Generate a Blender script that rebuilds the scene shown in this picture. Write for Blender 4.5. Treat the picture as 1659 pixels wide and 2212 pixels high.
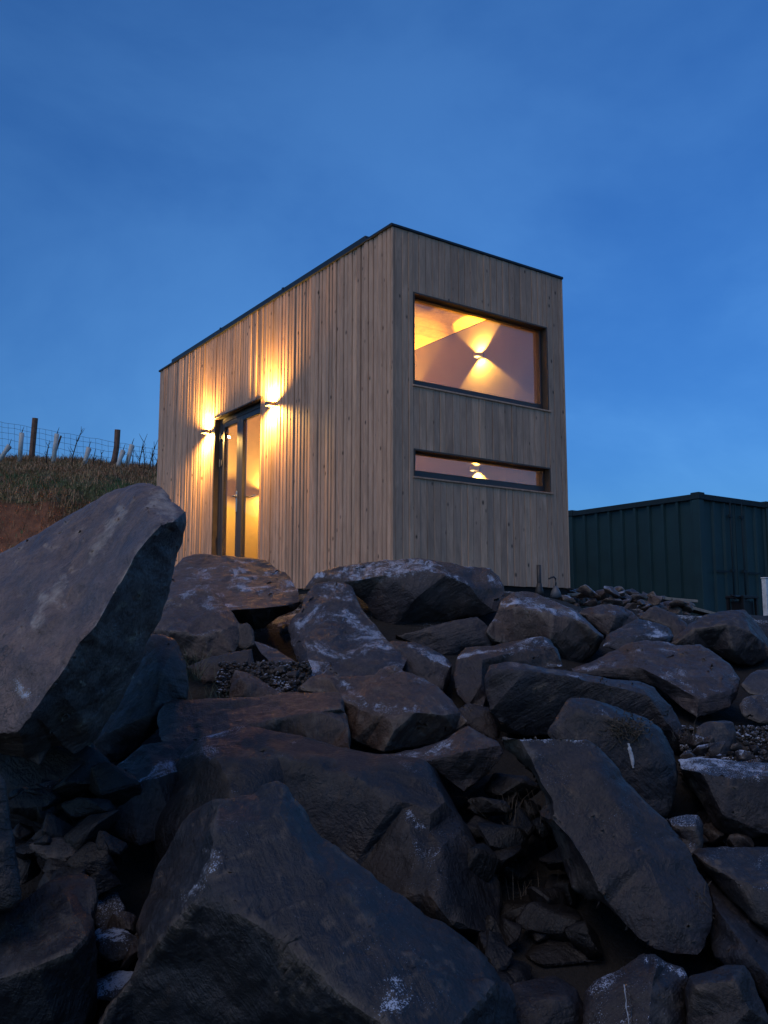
import bpy, bmesh, math, random
import numpy as np
from mathutils import Vector, noise, geometry, Matrix

for _o in list(bpy.data.objects):
    bpy.data.objects.remove(_o)
S = bpy.context.scene
COL = S.collection
rnd = random.Random(7)

# ------------------------------------------------------------------ camera
FPX, CX, CY = 1931.2, 829.5, 1106.0          # focal length and centre for a 1659 x 2212 picture
YAW, PIT = 0.6111, 0.1297
CAM = Vector((-4.3615, -6.0934, -0.3895))
FWD = Vector((math.sin(YAW) * math.cos(PIT), math.cos(YAW) * math.cos(PIT), math.sin(PIT)))
RGT = Vector((math.cos(YAW), -math.sin(YAW), 0.0))
UPV = RGT.cross(FWD)
cd = bpy.data.cameras.new('camera')
cam = bpy.data.objects.new('camera', cd)
COL.objects.link(cam)
cd.sensor_fit = 'HORIZONTAL'
cd.sensor_width = 36.0
cd.lens = 36.0 * FPX / 1659.0
cd.clip_start = 0.05
cd.clip_end = 2000
cam.matrix_world = Matrix(((RGT.x, UPV.x, -FWD.x, CAM.x), (RGT.y, UPV.y, -FWD.y, CAM.y),
                           (RGT.z, UPV.z, -FWD.z, CAM.z), (0, 0, 0, 1)))
S.camera = cam

# ------------------------------------------------------------------ sky, twilight
SUN_EL, SUN_AZ = math.radians(57), math.radians(-108)   # the glow left in the sky, behind and left of the camera
w = bpy.data.worlds.new('World')
S.world = w
w.use_nodes = True
nt = w.node_tree
for n in list(nt.nodes):
    nt.nodes.remove(n)


def N(tree, typ, **kw):
    n = tree.nodes.new(typ)
    for k, v in kw.items():
        if k.startswith('i_'):
            key = k[2:]
            n.inputs[int(key) if key.isdigit() else key.replace('_', ' ')].default_value = v
        else:
            setattr(n, k, v)
    return n


def ramp(tree, stops, interp='LINEAR'):
    r = tree.nodes.new('ShaderNodeValToRGB')
    r.color_ramp.interpolation = interp
    el = r.color_ramp.elements
    while len(el) < len(stops):
        el.new(0.5)
    for e, (p, c) in zip(el, stops):
        e.position = p
        e.color = (c, c, c, 1) if isinstance(c, (int, float)) else (*c, 1)
    return r


L_ = nt.links.new
tc = N(nt, 'ShaderNodeTexCoord')
sky = N(nt, 'ShaderNodeTexSky', sky_type='NISHITA', sun_disc=False, sun_elevation=math.radians(5.0),
        sun_rotation=math.radians(-108), altitude=50.0, air_density=1.0, dust_density=0.6, ozone_density=4.0)
L_(tc.outputs['Generated'], sky.inputs['Vector'])
tint = N(nt, 'ShaderNodeMix', data_type='RGBA', blend_type='MULTIPLY', i_0=1.0)
gm = N(nt, 'ShaderNodeGamma', i_Gamma=0.72)
L_(sky.outputs['Color'], gm.inputs['Color'])
L_(gm.outputs['Color'], tint.inputs[6])
tint.inputs[7].default_value = (0.80, 1.44, 2.40, 1)
mp = N(nt, 'ShaderNodeMapping')
mp.inputs['Scale'].default_value = (1.0, 1.0, 1.7)
L_(tc.outputs['Generated'], mp.inputs['Vector'])
cl = N(nt, 'ShaderNodeTexNoise', i_Scale=1.9, i_Detail=6.0, i_Roughness=0.55, i_Distortion=0.3)
L_(mp.outputs['Vector'], cl.inputs['Vector'])
clr = ramp(nt, [(0.32, (0.76, 0.82, 0.88)), (0.68, (1.42, 1.20, 1.08))], 'EASE')
L_(cl.outputs['Fac'], clr.inputs['Fac'])
cm = N(nt, 'ShaderNodeMix', data_type='RGBA', blend_type='MULTIPLY', i_0=1.0)
L_(tint.outputs[2], cm.inputs[6])
L_(clr.outputs['Color'], cm.inputs[7])
bg = N(nt, 'ShaderNodeBackground', i_Strength=0.138)
L_(cm.outputs[2], bg.inputs['Color'])
wo = N(nt, 'ShaderNodeOutputWorld')
L_(bg.outputs['Background'], wo.inputs['Surface'])

sd = bpy.data.lights.new('twilight_sun', 'SUN')
sd.energy = 0.78
sd.angle = math.radians(40)
sd.color = (1.0, 0.83, 0.70)
sun = bpy.data.objects.new('twilight_sun', sd)
COL.objects.link(sun)
_sv = Vector((math.sin(SUN_AZ) * math.cos(SUN_EL), math.cos(SUN_AZ) * math.cos(SUN_EL), math.sin(SUN_EL)))
sun.rotation_euler = _sv.to_track_quat('Z', 'Y').to_euler()

S.view_settings.view_transform = 'Standard'
S.view_settings.look = 'None'
S.view_settings.gamma = 1.0
S.view_settings.exposure = 0.0
S.view_settings.use_curve_mapping = False
S.cycles.use_denoising = True
S.cycles.max_bounces = 8
S.cycles.transparent_max_bounces = 12
S.cycles.sample_clamp_indirect = 4.0
S.cycles.caustics_reflective = False
S.cycles.caustics_refractive = False


# ------------------------------------------------------------------ helpers
def at(x, y, Z):
    """picture coordinates + distance along the optical axis -> a point in the place"""
    return CAM + (FWD + RGT * ((x - CX) / FPX) + UPV * ((CY - y) / FPX)) * Z


SF = Vector((math.sin(YAW), math.cos(YAW), 0))


def st(s, t, z=0.0):
    p = CAM + SF * s + RGT * t
    return Vector((p.x, p.y, z))


def sm(a, b, x):
    x = min(1, max(0, (x - a) / (b - a)))
    return x * x * (3 - 2 * x)


def lerp_table(T, x):
    if x <= T[0][0]:
        return T[0][1]
    for (a, u), (b, v) in zip(T, T[1:]):
        if x <= b:
            k = (x - a) / (b - a)
            return u + (v - u) * k
    return T[-1][1]


def tag(o, label=None, cat=None, group=None, kind=None):
    if label:
        o['label'] = label
    if cat:
        o['category'] = cat
    if group:
        o['group'] = group
    if kind:
        o['kind'] = kind
    return o


def empty(name, loc, rz=0.0):
    o = bpy.data.objects.new(name, None)
    o.empty_display_size = 0.1
    o.location = loc
    o.rotation_euler = (0, 0, rz)
    COL.objects.link(o)
    return o


def link(name, me, mat, parent=None, smooth=False):
    o = bpy.data.objects.new(name, me)
    COL.objects.link(o)
    if mat is not None and len(me.materials) == 0:
        me.materials.append(mat)
    if parent is not None:
        o.parent = parent
    if smooth:
        me.polygons.foreach_set('use_smooth', [True] * len(me.polygons))
    return o


def from_bm(name, bm, mat, parent=None, smooth=False):
    me = bpy.data.meshes.new(name)
    bm.normal_update()
    bm.to_mesh(me)
    bm.free()
    return link(name, me, mat, parent, smooth)


def add_box(bm, lo, hi, bev=0.0):
    lo, hi = Vector(lo), Vector(hi)
    r = bmesh.ops.create_cube(bm, size=1.0)
    vs = r['verts']
    c, d = (lo + hi) / 2, hi - lo
    for v in vs:
        v.co = Vector((c.x + v.co.x * d.x, c.y + v.co.y * d.y, c.z + v.co.z * d.z))
    if bev > 0:
        es = list({e for v in vs for e in v.link_edges})
        bmesh.ops.bevel(bm, geom=es, offset=bev, segments=1, affect='EDGES')


def box(name, lo, hi, mat, parent=None, bev=0.0, origin=False):
    bm = bmesh.new()
    if origin:
        c = Vector((0.5 * (lo[0] + hi[0]), 0.5 * (lo[1] + hi[1]), lo[2]))
        add_box(bm, Vector(lo) - c, Vector(hi) - c, bev)
        o = from_bm(name, bm, mat, parent)
        o.location = c
        return o
    add_box(bm, lo, hi, bev)
    return from_bm(name, bm, mat, parent)


def add_tube(bm, pts, rad, n=8, cap=True):
    pts = [Vector(p) for p in pts]
    if isinstance(rad, (int, float)):
        rad = [rad] * len(pts)
    rings = []
    for i, p in enumerate(pts):
        d = (pts[min(i + 1, len(pts) - 1)] - pts[max(i - 1, 0)]).normalized()
        a = d.cross(Vector((0, 0, 1)))
        if a.length < 1e-3:
            a = d.cross(Vector((0, 1, 0)))
        a.normalize()
        b = d.cross(a)
        rings.append([bm.verts.new(p + (a * math.cos(6.28318 * k / n) + b * math.sin(6.28318 * k / n)) * rad[i])
                      for k in range(n)])
    for r0, r1 in zip(rings, rings[1:]):
        for k in range(n):
            bm.faces.new((r0[k], r0[(k + 1) % n], r1[(k + 1) % n], r1[k]))
    if cap:
        bm.faces.new(rings[0][::-1])
        bm.faces.new(rings[-1])


def tube(name, pts, rad, mat, parent=None, n=8, smooth=True):
    bm = bmesh.new()
    add_tube(bm, pts, rad, n)
    return from_bm(name, bm, mat, parent, smooth)


# ------------------------------------------------------------------ materials
def newmat(name):
    m = bpy.data.materials.new(name)
    m.use_nodes = True
    t = m.node_tree
    for n in list(t.nodes):
        t.nodes.remove(n)
    out = t.nodes.new('ShaderNodeOutputMaterial')
    b = t.nodes.new('ShaderNodeBsdfPrincipled')
    t.links.new(b.outputs[0], out.inputs[0])
    return m, t, b


def mixc(t, fac, a, b, mode='MIX'):
    n = t.nodes.new('ShaderNodeMix')
    n.data_type = 'RGBA'
    n.blend_type = mode
    for sock, v in ((0, fac), (6, a), (7, b)):
        if hasattr(v, 'is_output'):
            t.links.new(v, n.inputs[sock])
        elif sock == 0:
            n.inputs[0].default_value = v
        else:
            n.inputs[sock].default_value = (*v, 1)
    return n.outputs[2]


def math_(t, op, a, b=None):
    n = t.nodes.new('ShaderNodeMath')
    n.operation = op
    for i, v in enumerate((a, b)):
        if v is None:
            continue
        if hasattr(v, 'is_output'):
            t.links.new(v, n.inputs[i])
        else:
            n.inputs[i].default_value = v
    return n.outputs[0]


def noise_(t, vec, scale, detail=3.0, rough=0.55, dist=0.0):
    n = t.nodes.new('ShaderNodeTexNoise')
    n.inputs['Scale'].default_value = scale
    n.inputs['Detail'].default_value = detail
    n.inputs['Roughness'].default_value = rough
    n.inputs['Distortion'].default_value = dist
    if vec is not None:
        t.links.new(vec, n.inputs['Vector'])
    return n.outputs['Fac']


def bump_(t, h, strength, dist, normal=None):
    n = t.nodes.new('ShaderNodeBump')
    n.inputs['Strength'].default_value = strength
    n.inputs['Distance'].default_value = dist
    t.links.new(h, n.inputs['Height'])
    if normal is not None:
        t.links.new(normal, n.inputs['Normal'])
    return n.outputs[0]


def rampo(t, fac, stops, interp='LINEAR'):
    r = ramp(t, stops, interp)
    t.links.new(fac, r.inputs['Fac'])
    return r.outputs['Color']


def rock_material():
    m, t, b = newmat('rock')
    tcn = t.nodes.new('ShaderNodeTexCoord')
    geo = t.nodes.new('ShaderNodeNewGeometry')
    oi = t.nodes.new('ShaderNodeObjectInfo')
    pos = geo.outputs['Position']
    sep = t.nodes.new('ShaderNodeSeparateColor')
    t.links.new(oi.outputs['Color'], sep.inputs[0])
    frost_amt, tone, bri = sep.outputs[0], sep.outputs[1], sep.outputs[2]
    big = noise_(t, pos, 2.6, 4.0, 0.6, 0.4)
    med = noise_(t, pos, 11.0, 6.0, 0.68, 0.5)
    fine = noise_(t, pos, 85.0, 3.0, 0.6)
    warm = mixc(t, rampo(t, med, [(0.32, 0.0), (0.68, 1.0)]), (0.050, 0.029, 0.021), (0.105, 0.066, 0.048))
    cool = mixc(t, rampo(t, med, [(0.32, 0.0), (0.68, 1.0)]), (0.018, 0.020, 0.027), (0.042, 0.043, 0.054))
    hue = math_(t, 'ADD', math_(t, 'MULTIPLY', math_(t, 'SUBTRACT', big, 0.5), 1.6), tone)
    hue.node.use_clamp = True
    c = mixc(t, hue, cool, warm)
    # grain
    c = mixc(t, 0.5, c, mixc(t, rampo(t, fine, [(0.3, 0.25), (0.7, 1.5)]), (0, 0, 0), c, 'MIX'), 'MIX')
    # rusty and pale stains with a shape of their own
    stain = rampo(t, noise_(t, pos, 5.2, 5.0, 0.7, 1.2), [(0.60, 0.0), (0.72, 0.7)])
    c = mixc(t, stain, c, (0.11, 0.062, 0.034))
    pale = rampo(t, noise_(t, pos, 7.3, 6.0, 0.75, 0.8), [(0.62, 0.0), (0.72, 0.8)])
    at1 = t.nodes.new('ShaderNodeAttribute')
    at1.attribute_name = 'fr'
    at2 = t.nodes.new('ShaderNodeAttribute')
    at2.attribute_name = 'pl'
    brk = noise_(t, pos, 24.0, 5.0, 0.7)
    pl = rampo(t, math_(t, 'ADD', math_(t, 'MULTIPLY', at2.outputs['Fac'], 0.45), math_(t, 'MULTIPLY', brk, 0.9)), [(0.66, 0.0), (0.95, 0.8)])
    c = mixc(t, pale, c, (0.13, 0.115, 0.11))
    c = mixc(t, pl, c, (0.16, 0.135, 0.115))
    # worn, paler edges
    wear = rampo(t, math_(t, 'ADD', geo.outputs['Pointiness'], math_(t, 'MULTIPLY', math_(t, 'SUBTRACT', med, 0.5), 0.10)),
                 [(0.515, 0.0), (0.575, 0.85)])
    c = mixc(t, wear, c, (0.165, 0.125, 0.095))
    # cracks
    vo = t.nodes.new('ShaderNodeTexVoronoi')
    vo.feature = 'DISTANCE_TO_EDGE'
    vo.inputs['Scale'].default_value = 3.1
    wv = t.nodes.new('ShaderNodeVectorMath')
    wv.operation = 'MULTIPLY_ADD'
    nz = t.nodes.new('ShaderNodeTexNoise')
    nz.inputs['Scale'].default_value = 5.0
    nz.inputs['Detail'].default_value = 4.0
    t.links.new(pos, nz.inputs['Vector'])
    t.links.new(nz.outputs['Color'], wv.inputs[0])
    wv.inputs[1].default_value = (0.5, 0.5, 0.9)
    t.links.new(pos, wv.inputs[2])
    t.links.new(wv.outputs[0], vo.inputs['Vector'])
    crack = math_(t, 'MULTIPLY', rampo(t, vo.outputs['Distance'], [(0.0, 1.0), (0.012, 0.0)]),
                  rampo(t, big, [(0.44, 0.0), (0.55, 1.0)]))
    c = mixc(t, math_(t, 'MULTIPLY', crack, 0.85), c, (0.010, 0.009, 0.009))
    # bedding: each stone's layers run their own way
    vr = t.nodes.new('ShaderNodeVectorRotate')
    vr.inputs['Axis'].default_value = (0.7, 0.5, 0.5)
    t.links.new(pos, vr.inputs['Vector'])
    t.links.new(math_(t, 'MULTIPLY', oi.outputs['Random'], 6.28), vr.inputs['Angle'])
    mb_ = t.nodes.new('ShaderNodeMapping')
    mb_.inputs['Scale'].default_value = (1.0, 1.0, 9.0)
    t.links.new(vr.outputs[0], mb_.inputs['Vector'])
    bed = noise_(t, mb_.outputs[0], 5.0, 6.0, 0.65, 0.25)
    c = mixc(t, rampo(t, bed, [(0.38, 0.45), (0.55, 0.0)]), c, (0.020, 0.015, 0.014))
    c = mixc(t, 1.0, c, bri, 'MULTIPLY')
    # frost lying on what faces up
    sx = t.nodes.new('ShaderNodeSeparateXYZ')
    t.links.new(geo.outputs['Normal'], sx.inputs[0])
    upm = rampo(t, math_(t, 'ADD', sx.outputs['Z'], math_(t, 'MULTIPLY', math_(t, 'SUBTRACT', med, 0.5), 0.5)),
                [(0.42, 0.0), (0.80, 1.0)])
    patch = rampo(t, noise_(t, pos, 4.0, 5.0, 0.65, 0.8), [(0.50, 0.0), (0.64, 1.0)])
    grains = noise_(t, pos, 240.0, 3.0, 0.75)
    fm = math_(t, 'MULTIPLY', upm, math_(t, 'ADD', math_(t, 'MULTIPLY', patch, math_(t, 'ADD', math_(t, 'MULTIPLY', frost_amt, 0.5), 0.45)), math_(t, 'MULTIPLY', math_(t, 'MULTIPLY', frost_amt, frost_amt), 0.5)))
    fm = math_(t, 'MULTIPLY', fm, rampo(t, frost_amt, [(0.02, 0.0), (0.25, 1.0)]))
    fm = math_(t, 'MAXIMUM', fm, math_(t, 'MULTIPLY', at1.outputs['Fac'], math_(t, 'SUBTRACT', math_(t, 'MULTIPLY', brk, 2.2), 0.58)))
    fsum = math_(t, 'ADD', grains, math_(t, 'MULTIPLY', math_(t, 'MINIMUM', fm, 1.0), 0.385))
    fmask = rampo(t, fsum, [(0.70, 0.0), (0.75, 1.0)])
    c = mixc(t, fmask, c, (0.46, 0.51, 0.62))
    t.links.new(c, b.inputs['Base Color'])
    t.links.new(rampo(t, med, [(0.3, 0.38), (0.7, 0.70)]), b.inputs['Roughness'])
    b.inputs['Specular IOR Level'].default_value = 0.5
    rg = t.nodes.new('ShaderNodeTexNoise')
    rg.noise_type = 'RIDGED_MULTIFRACTAL'
    rg.inputs['Scale'].default_value = 6.0
    rg.inputs['Detail'].default_value = 5.0
    t.links.new(pos, rg.inputs['Vector'])
    nb = bump_(t, rg.outputs['Fac'], 0.35, 0.018)
    nb = bump_(t, bed, 0.5, 0.022, nb)
    nb = bump_(t, med, 0.5, 0.030, nb)
    nb = bump_(t, noise_(t, pos, 34.0, 5.0, 0.7), 0.5, 0.012, nb)
    nb = bump_(t, fine, 0.5, 0.006, nb)
    nb = bump_(t, crack, -0.5, 0.012, nb)
    nb = bump_(t, fmask, 0.6, 0.006, nb)
    t.links.new(nb, b.inputs['Normal'])
    return m


def wood_material(name, c0, c1, knot, grain=1.0):
    m, t, b = newmat(name)
    tcn = t.nodes.new('ShaderNodeTexCoord')
    oi = t.nodes.new('ShaderNodeObjectInfo')
    off = t.nodes.new('ShaderNodeVectorMath')
    off.operation = 'MULTIPLY_ADD'
    cmb = t.nodes.new('ShaderNodeCombineXYZ')
    for i in range(3):
        t.links.new(oi.outputs['Random'], cmb.inputs[i])
    t.links.new(cmb.outputs[0], off.inputs[0])
    off.inputs[1].default_value = (31.0, 17.0, 53.0)
    t.links.new(tcn.outputs['Object'], off.inputs[2])
    v = off.outputs[0]
    mpn = t.nodes.new('ShaderNodeMapping')
    mpn.inputs['Scale'].default_value = (1.0, 1.0, 0.05)
    t.links.new(v, mpn.inputs['Vector'])
    g = noise_(t, mpn.outputs[0], 130.0, 4.0, 0.6, 0.3)
    mp2 = t.nodes.new('ShaderNodeMapping')
    mp2.inputs['Scale'].default_value = (1.0, 1.0, 0.16)
    t.links.new(v, mp2.inputs['Vector'])
    g2 = noise_(t, mp2.outputs[0], 14.0, 4.0, 0.6, 1.0)
    c = mixc(t, rampo(t, g, [(0.25, 0.0), (0.75, 1.0)]), c0, c1)
    c = mixc(t, rampo(t, g2, [(0.35, 0.0), (0.7, 0.55)]), c, tuple(0.55 * x for x in c0))
    # each board has its own tone
    tone = rampo(t, oi.outputs['Random'], [(0.0, (0.80, 0.79, 0.79)), (0.35, (0.93, 0.91, 0.90)), (0.7, (1.03, 1.01, 1.0)), (1.0, (1.14, 1.10, 1.05))])
    c = mixc(t, 1.0, c, tone, 'MULTIPLY')
    mp3 = t.nodes.new('ShaderNodeMapping')
    mp3.inputs['Scale'].default_value = (1.0, 1.0, 0.55)
    t.links.new(v, mp3.inputs['Vector'])
    vo = t.nodes.new('ShaderNodeTexVoronoi')
    vo.inputs['Scale'].default_value = 9.5
    t.links.new(mp3.outputs[0], vo.inputs['Vector'])
    kn = rampo(t, math_(t, 'ADD', vo.outputs['Distance'], math_(t, 'MULTIPLY', math_(t, 'SUBTRACT', g2, 0.5), 0.10)),
               [(0.05, 1.0), (0.085, 0.55), (0.14, 0.0)])
    c = mixc(t, kn, c, knot)
    # weather stains running down
    mp4 = t.nodes.new('ShaderNodeMapping')
    mp4.inputs['Scale'].default_value = (1.0, 1.0, 0.3)
    geo = t.nodes.new('ShaderNodeNewGeometry')
    t.links.new(geo.outputs['Position'], mp4.inputs['Vector'])
    wst = rampo(t, noise_(t, mp4.outputs[0], 3.0, 5.0, 0.65), [(0.45, 0.0), (0.72, 0.3)])
    c = mixc(t, wst, c, (0.17, 0.145, 0.125))
    t.links.new(c, b.inputs['Base Color'])
    b.inputs['Roughness'].default_value = 0.68
    b.inputs['Specular IOR Level'].default_value = 0.3
    nb = bump_(t, g, 0.35 * grain, 0.003)
    nb = bump_(t, g2, 0.25 * grain, 0.008, nb)
    t.links.new(nb, b.inputs['Normal'])
    return m


def plain(name, col, rough=0.6, metal=0.0, var=0.25, scale=9.0, bump=0.15):
    m, t, b = newmat(name)
    geo = t.nodes.new('ShaderNodeNewGeometry')
    n1 = noise_(t, geo.outputs['Position'], scale, 5.0, 0.65)
    c = mixc(t, rampo(t, n1, [(0.3, 0.0), (0.7, 1.0)]), tuple(x * (1 - var) for x in col), tuple(min(1, x * (1 + var)) for x in col))
    t.links.new(c, b.inputs['Base Color'])
    b.inputs['Roughness'].default_value = rough
    b.inputs['Metallic'].default_value = metal
    n2 = noise_(t, geo.outputs['Position'], scale * 9, 3.0, 0.6)
    t.links.new(bump_(t, n2, bump, 0.003), b.inputs['Normal'])
    return m


def emit_mat(name, col, strength):
    m, t, b = newmat(name)
    b.inputs['Base Color'].default_value = (0.8, 0.7, 0.5, 1)
    b.inputs['Emission Color'].default_value = (*col, 1)
    b.inputs['Emission Strength'].default_value = strength
    return m


def glass_mat(name, haze=0.10, ior=2.7):
    m = bpy.data.materials.new(name)
    m.use_nodes = True
    t = m.node_tree
    for n in list(t.nodes):
        t.nodes.remove(n)
    out = t.nodes.new('ShaderNodeOutputMaterial')
    tr = t.nodes.new('ShaderNodeBsdfTransparent')
    tr.inputs[0].default_value = (0.93, 0.95, 0.94, 1)
    gl = t.nodes.new('ShaderNodeBsdfGlossy')
    gl.inputs['Roughness'].default_value = 0.02
    fr = t.nodes.new('ShaderNodeFresnel')
    fr.inputs['IOR'].default_value = ior
    geo = t.nodes.new('ShaderNodeNewGeometry')
    # condensation: a thin scattering film, patchy, with runs
    df = t.nodes.new('ShaderNodeBsdfTranslucent')
    df.inputs[0].default_value = (0.85, 0.87, 0.9, 1)
    dd = t.nodes.new('ShaderNodeBsdfDiffuse')
    dd.inputs[0].default_value = (0.85, 0.87, 0.9, 1)
    md = t.nodes.new('ShaderNodeMixShader')
    md.inputs[0].default_value = 0.5
    t.links.new(df.outputs[0], md.inputs[1])
    t.links.new(dd.outputs[0], md.inputs[2])
    mpn = t.nodes.new('ShaderNodeMapping')
    mpn.inputs['Scale'].default_value = (1, 1, 0.35)
    t.links.new(geo.outputs['Position'], mpn.inputs['Vector'])
    pn = noise_(t, mpn.outputs[0], 3.2, 5.0, 0.6)
    hz = rampo(t, pn, [(0.35, haze * 0.5), (0.7, haze * 1.6)])
    m1 = t.nodes.new('ShaderNodeMixShader')
    t.links.new(hz, m1.inputs[0])
    t.links.new(tr.outputs[0], m1.inputs[1])
    t.links.new(md.outputs[0], m1.inputs[2])
    m2 = t.nodes.new('ShaderNodeMixShader')
    t.links.new(math_(t, 'MULTIPLY', fr.outputs[0], math_(t, 'SUBTRACT', 1.0, geo.outputs['Backfacing'])), m2.inputs[0])
    t.links.new(m1.outputs[0], m2.inputs[1])
    t.links.new(gl.outputs[0], m2.inputs[2])
    t.links.new(m2.outputs[0], out.inputs[0])
    return m


def ground_material():
    m, t, b = newmat('ground_soil')
    geo = t.nodes.new('ShaderNodeNewGeometry')
    pos = geo.outputs['Position']
    med = noise_(t, pos, 5.0, 6.0, 0.7)
    fine = noise_(t, pos, 45.0, 4.0, 0.65)
    soil = mixc(t, rampo(t, med, [(0.3, 0.0), (0.7, 1.0)]), (0.009, 0.008, 0.007), (0.022, 0.018, 0.015))
    red = mixc(t, rampo(t, med, [(0.3, 0.0), (0.7, 1.0)]), (0.10, 0.041, 0.023), (0.32, 0.135, 0.068))
    grass = mixc(t, rampo(t, med, [(0.35, 0.0), (0.65, 1.0)]), (0.055, 0.075, 0.026), (0.12, 0.085, 0.04))
    sp = t.nodes.new('ShaderNodeSeparateXYZ')
    t.links.new(pos, sp.inputs[0])
    sn = t.nodes.new('ShaderNodeSeparateXYZ')
    t.links.new(geo.outputs['Normal'], sn.inputs[0])
    hi = rampo(t, math_(t, 'ADD', math_(t, 'MULTIPLY', sp.outputs['Z'], 1.0), math_(t, 'MULTIPLY', math_(t, 'SUBTRACT', med, 0.5), 0.8)),
               [(0.25, 0.0), (0.6, 1.0)])
    steep = rampo(t, math_(t, 'ADD', sn.outputs['Z'], math_(t, 'MULTIPLY', math_(t, 'SUBTRACT', med, 0.5), 0.3)), [(0.55, 1.0), (0.80, 0.0)])
    c = mixc(t, hi, soil, mixc(t, steep, grass, red))
    frost = rampo(t, math_(t, 'ADD', noise_(t, pos, 120.0, 2.0, 0.6), math_(t, 'MULTIPLY', rampo(t, noise_(t, pos, 3.0, 4.0, 0.6), [(0.45, 0.0), (0.6, 1.0)]), 0.2)),
                  [(0.74, 0.0), (0.80, 1.0)])
    frost = math_(t, 'MULTIPLY', math_(t, 'MULTIPLY', frost, math_(t, 'SUBTRACT', 1.0, hi)), rampo(t, math_(t, 'ADD', sp.outputs['Z'], 1.0), [(0.55, 0.0), (0.7, 1.0)]))
    c = mixc(t, frost, c, (0.78, 0.82, 0.9))
    t.links.new(c, b.inputs['Base Color'])
    b.inputs['Roughness'].default_value = 0.9
    nb = bump_(t, med, 0.8, 0.06)
    nb = bump_(t, fine, 0.7, 0.02, nb)
    t.links.new(nb, b.inputs['Normal'])
    return m


def blade_mat(name, a, b_):
    m, t, b = newmat(name)
    geo = t.nodes.new('ShaderNodeNewGeometry')
    n1 = noise_(t, geo.outputs['Position'], 1.7, 4.0, 0.65)
    n2 = noise_(t, geo.outputs['Position'], 40.0, 2.0, 0.5)
    c = mixc(t, rampo(t, math_(t, 'ADD', n1, math_(t, 'MULTIPLY', math_(t, 'SUBTRACT', n2, 0.5), 0.5)), [(0.38, 0.0), (0.62, 1.0)]), a, b_)
    t.links.new(c, b.inputs['Base Color'])
    b.inputs['Roughness'].default_value = 0.7
    return m


M = {}
M['rock'] = rock_material()
M['clad'] = wood_material('cladding_wood', (0.55, 0.335, 0.222), (0.79, 0.505, 0.352), (0.085, 0.052, 0.034))
M['ceil'] = wood_material('ceiling_wood', (0.72, 0.50, 0.24), (0.80, 0.58, 0.30), (0.62, 0.42, 0.2), 0.3)
M['plank'] = wood_material('scrap_plank', (0.30, 0.25, 0.20), (0.42, 0.36, 0.30), (0.10, 0.07, 0.05))
M['membrane'] = plain('wall_membrane', (0.018, 0.017, 0.016), 0.9)
M['flash'] = plain('roof_flashing', (0.030, 0.034, 0.040), 0.45, 0.4)
M['frame'] = plain('window_frame', (0.055, 0.048, 0.050), 0.42, 0.0, 0.08, 9, 0.05)
M['reveal'] = plain('reveal_brown', (0.085, 0.058, 0.042), 0.55)
M['plaster'] = plain('interior_plaster', (0.20, 0.185, 0.26), 0.85, 0, 0.04, 4, 0.05)
M['floor'] = plain('interior_floor', (0.10, 0.07, 0.05), 0.5)
M['glass'] = glass_mat('window_glass', 0.05)
M['dglass'] = glass_mat('door_glass', 0.03, 1.5)
M['steel'] = plain('brushed_steel', (0.55, 0.53, 0.50), 0.28, 1.0, 0.05)
M['white'] = plain('white_plastic', (0.72, 0.72, 0.72), 0.5)
M['lampbody'] = plain('lamp_body', (0.16, 0.145, 0.13), 0.45, 0.2)
M['lens'] = emit_mat('lamp_lens', (1.0, 0.66, 0.20), 30.0)
M['lens_in'] = emit_mat('room_lamp_lens', (1.0, 0.66, 0.20), 14.0)
M['cont'] = plain('container_paint', (0.011, 0.040, 0.042), 0.6, 0.0, 0.18, 2.5, 0.1)
M['contdark'] = plain('container_trim', (0.008, 0.025, 0.032), 0.85)
M['post'] = plain('fence_post_wood', (0.22, 0.115, 0.075), 0.85, 0, 0.3, 14, 0.5)
M['wire'] = plain('fence_wire', (0.08, 0.08, 0.085), 0.5, 0.6)
M['guard'] = plain('tree_guard', (0.50, 0.50, 0.47), 0.6)
M['twig'] = plain('twig_bark', (0.050, 0.038, 0.032), 0.9)
M['pipe'] = plain('pipe_plastic', (0.040, 0.034, 0.032), 0.5)
M['pipegrey'] = plain('pipe_grey', (0.12, 0.12, 0.13), 0.5)
M['darkmetal'] = plain('dark_steel', (0.020, 0.020, 0.022), 0.55, 0.4)
M['ground'] = ground_material()
M['green'] = blade_mat('grass_green', (0.085, 0.145, 0.045), (0.20, 0.19, 0.075))
M['dry'] = blade_mat('grass_dry', (0.38, 0.18, 0.09), (0.42, 0.28, 0.14))
M['ice'] = plain('pale_mineral', (0.45, 0.47, 0.50), 0.7, 0.0, 0.3, 40, 0.6)
M['deadgrass'] = blade_mat('grass_dead', (0.045, 0.032, 0.022), (0.09, 0.07, 0.048))
M['tuft'] = blade_mat('grass_tuft_green', (0.045, 0.085, 0.040), (0.13, 0.13, 0.07))

# ------------------------------------------------------------------ ground
GT = [(-40, -2.2), (0, -1.9), (1.6, -1.72), (2.4, -1.5), (3.2, -1.25), (4.2, -0.95), (5.4, -0.58), (6.4, -0.24), (7.1, -0.10), (8.5, -0.09), (60, -0.25), (900, -2.0)]
BCUT = [(10.2, 0), (11.4, 0.12), (12.5, 0.45), (12.75, 1.0), (13.05, 1.62), (13.6, 1.80), (15.0, 2.25), (17.0, 2.85), (19.0, 3.36), (21, 3.55), (26, 3.1), (60, 0.0)]
BGEN = [(10.2, 0), (11.6, 0.42), (12.6, 1.02), (13.4, 1.50), (15.0, 2.15), (17.0, 2.78), (19.0, 3.36), (21, 3.55), (26, 3.1), (60, 0.0)]


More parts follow.
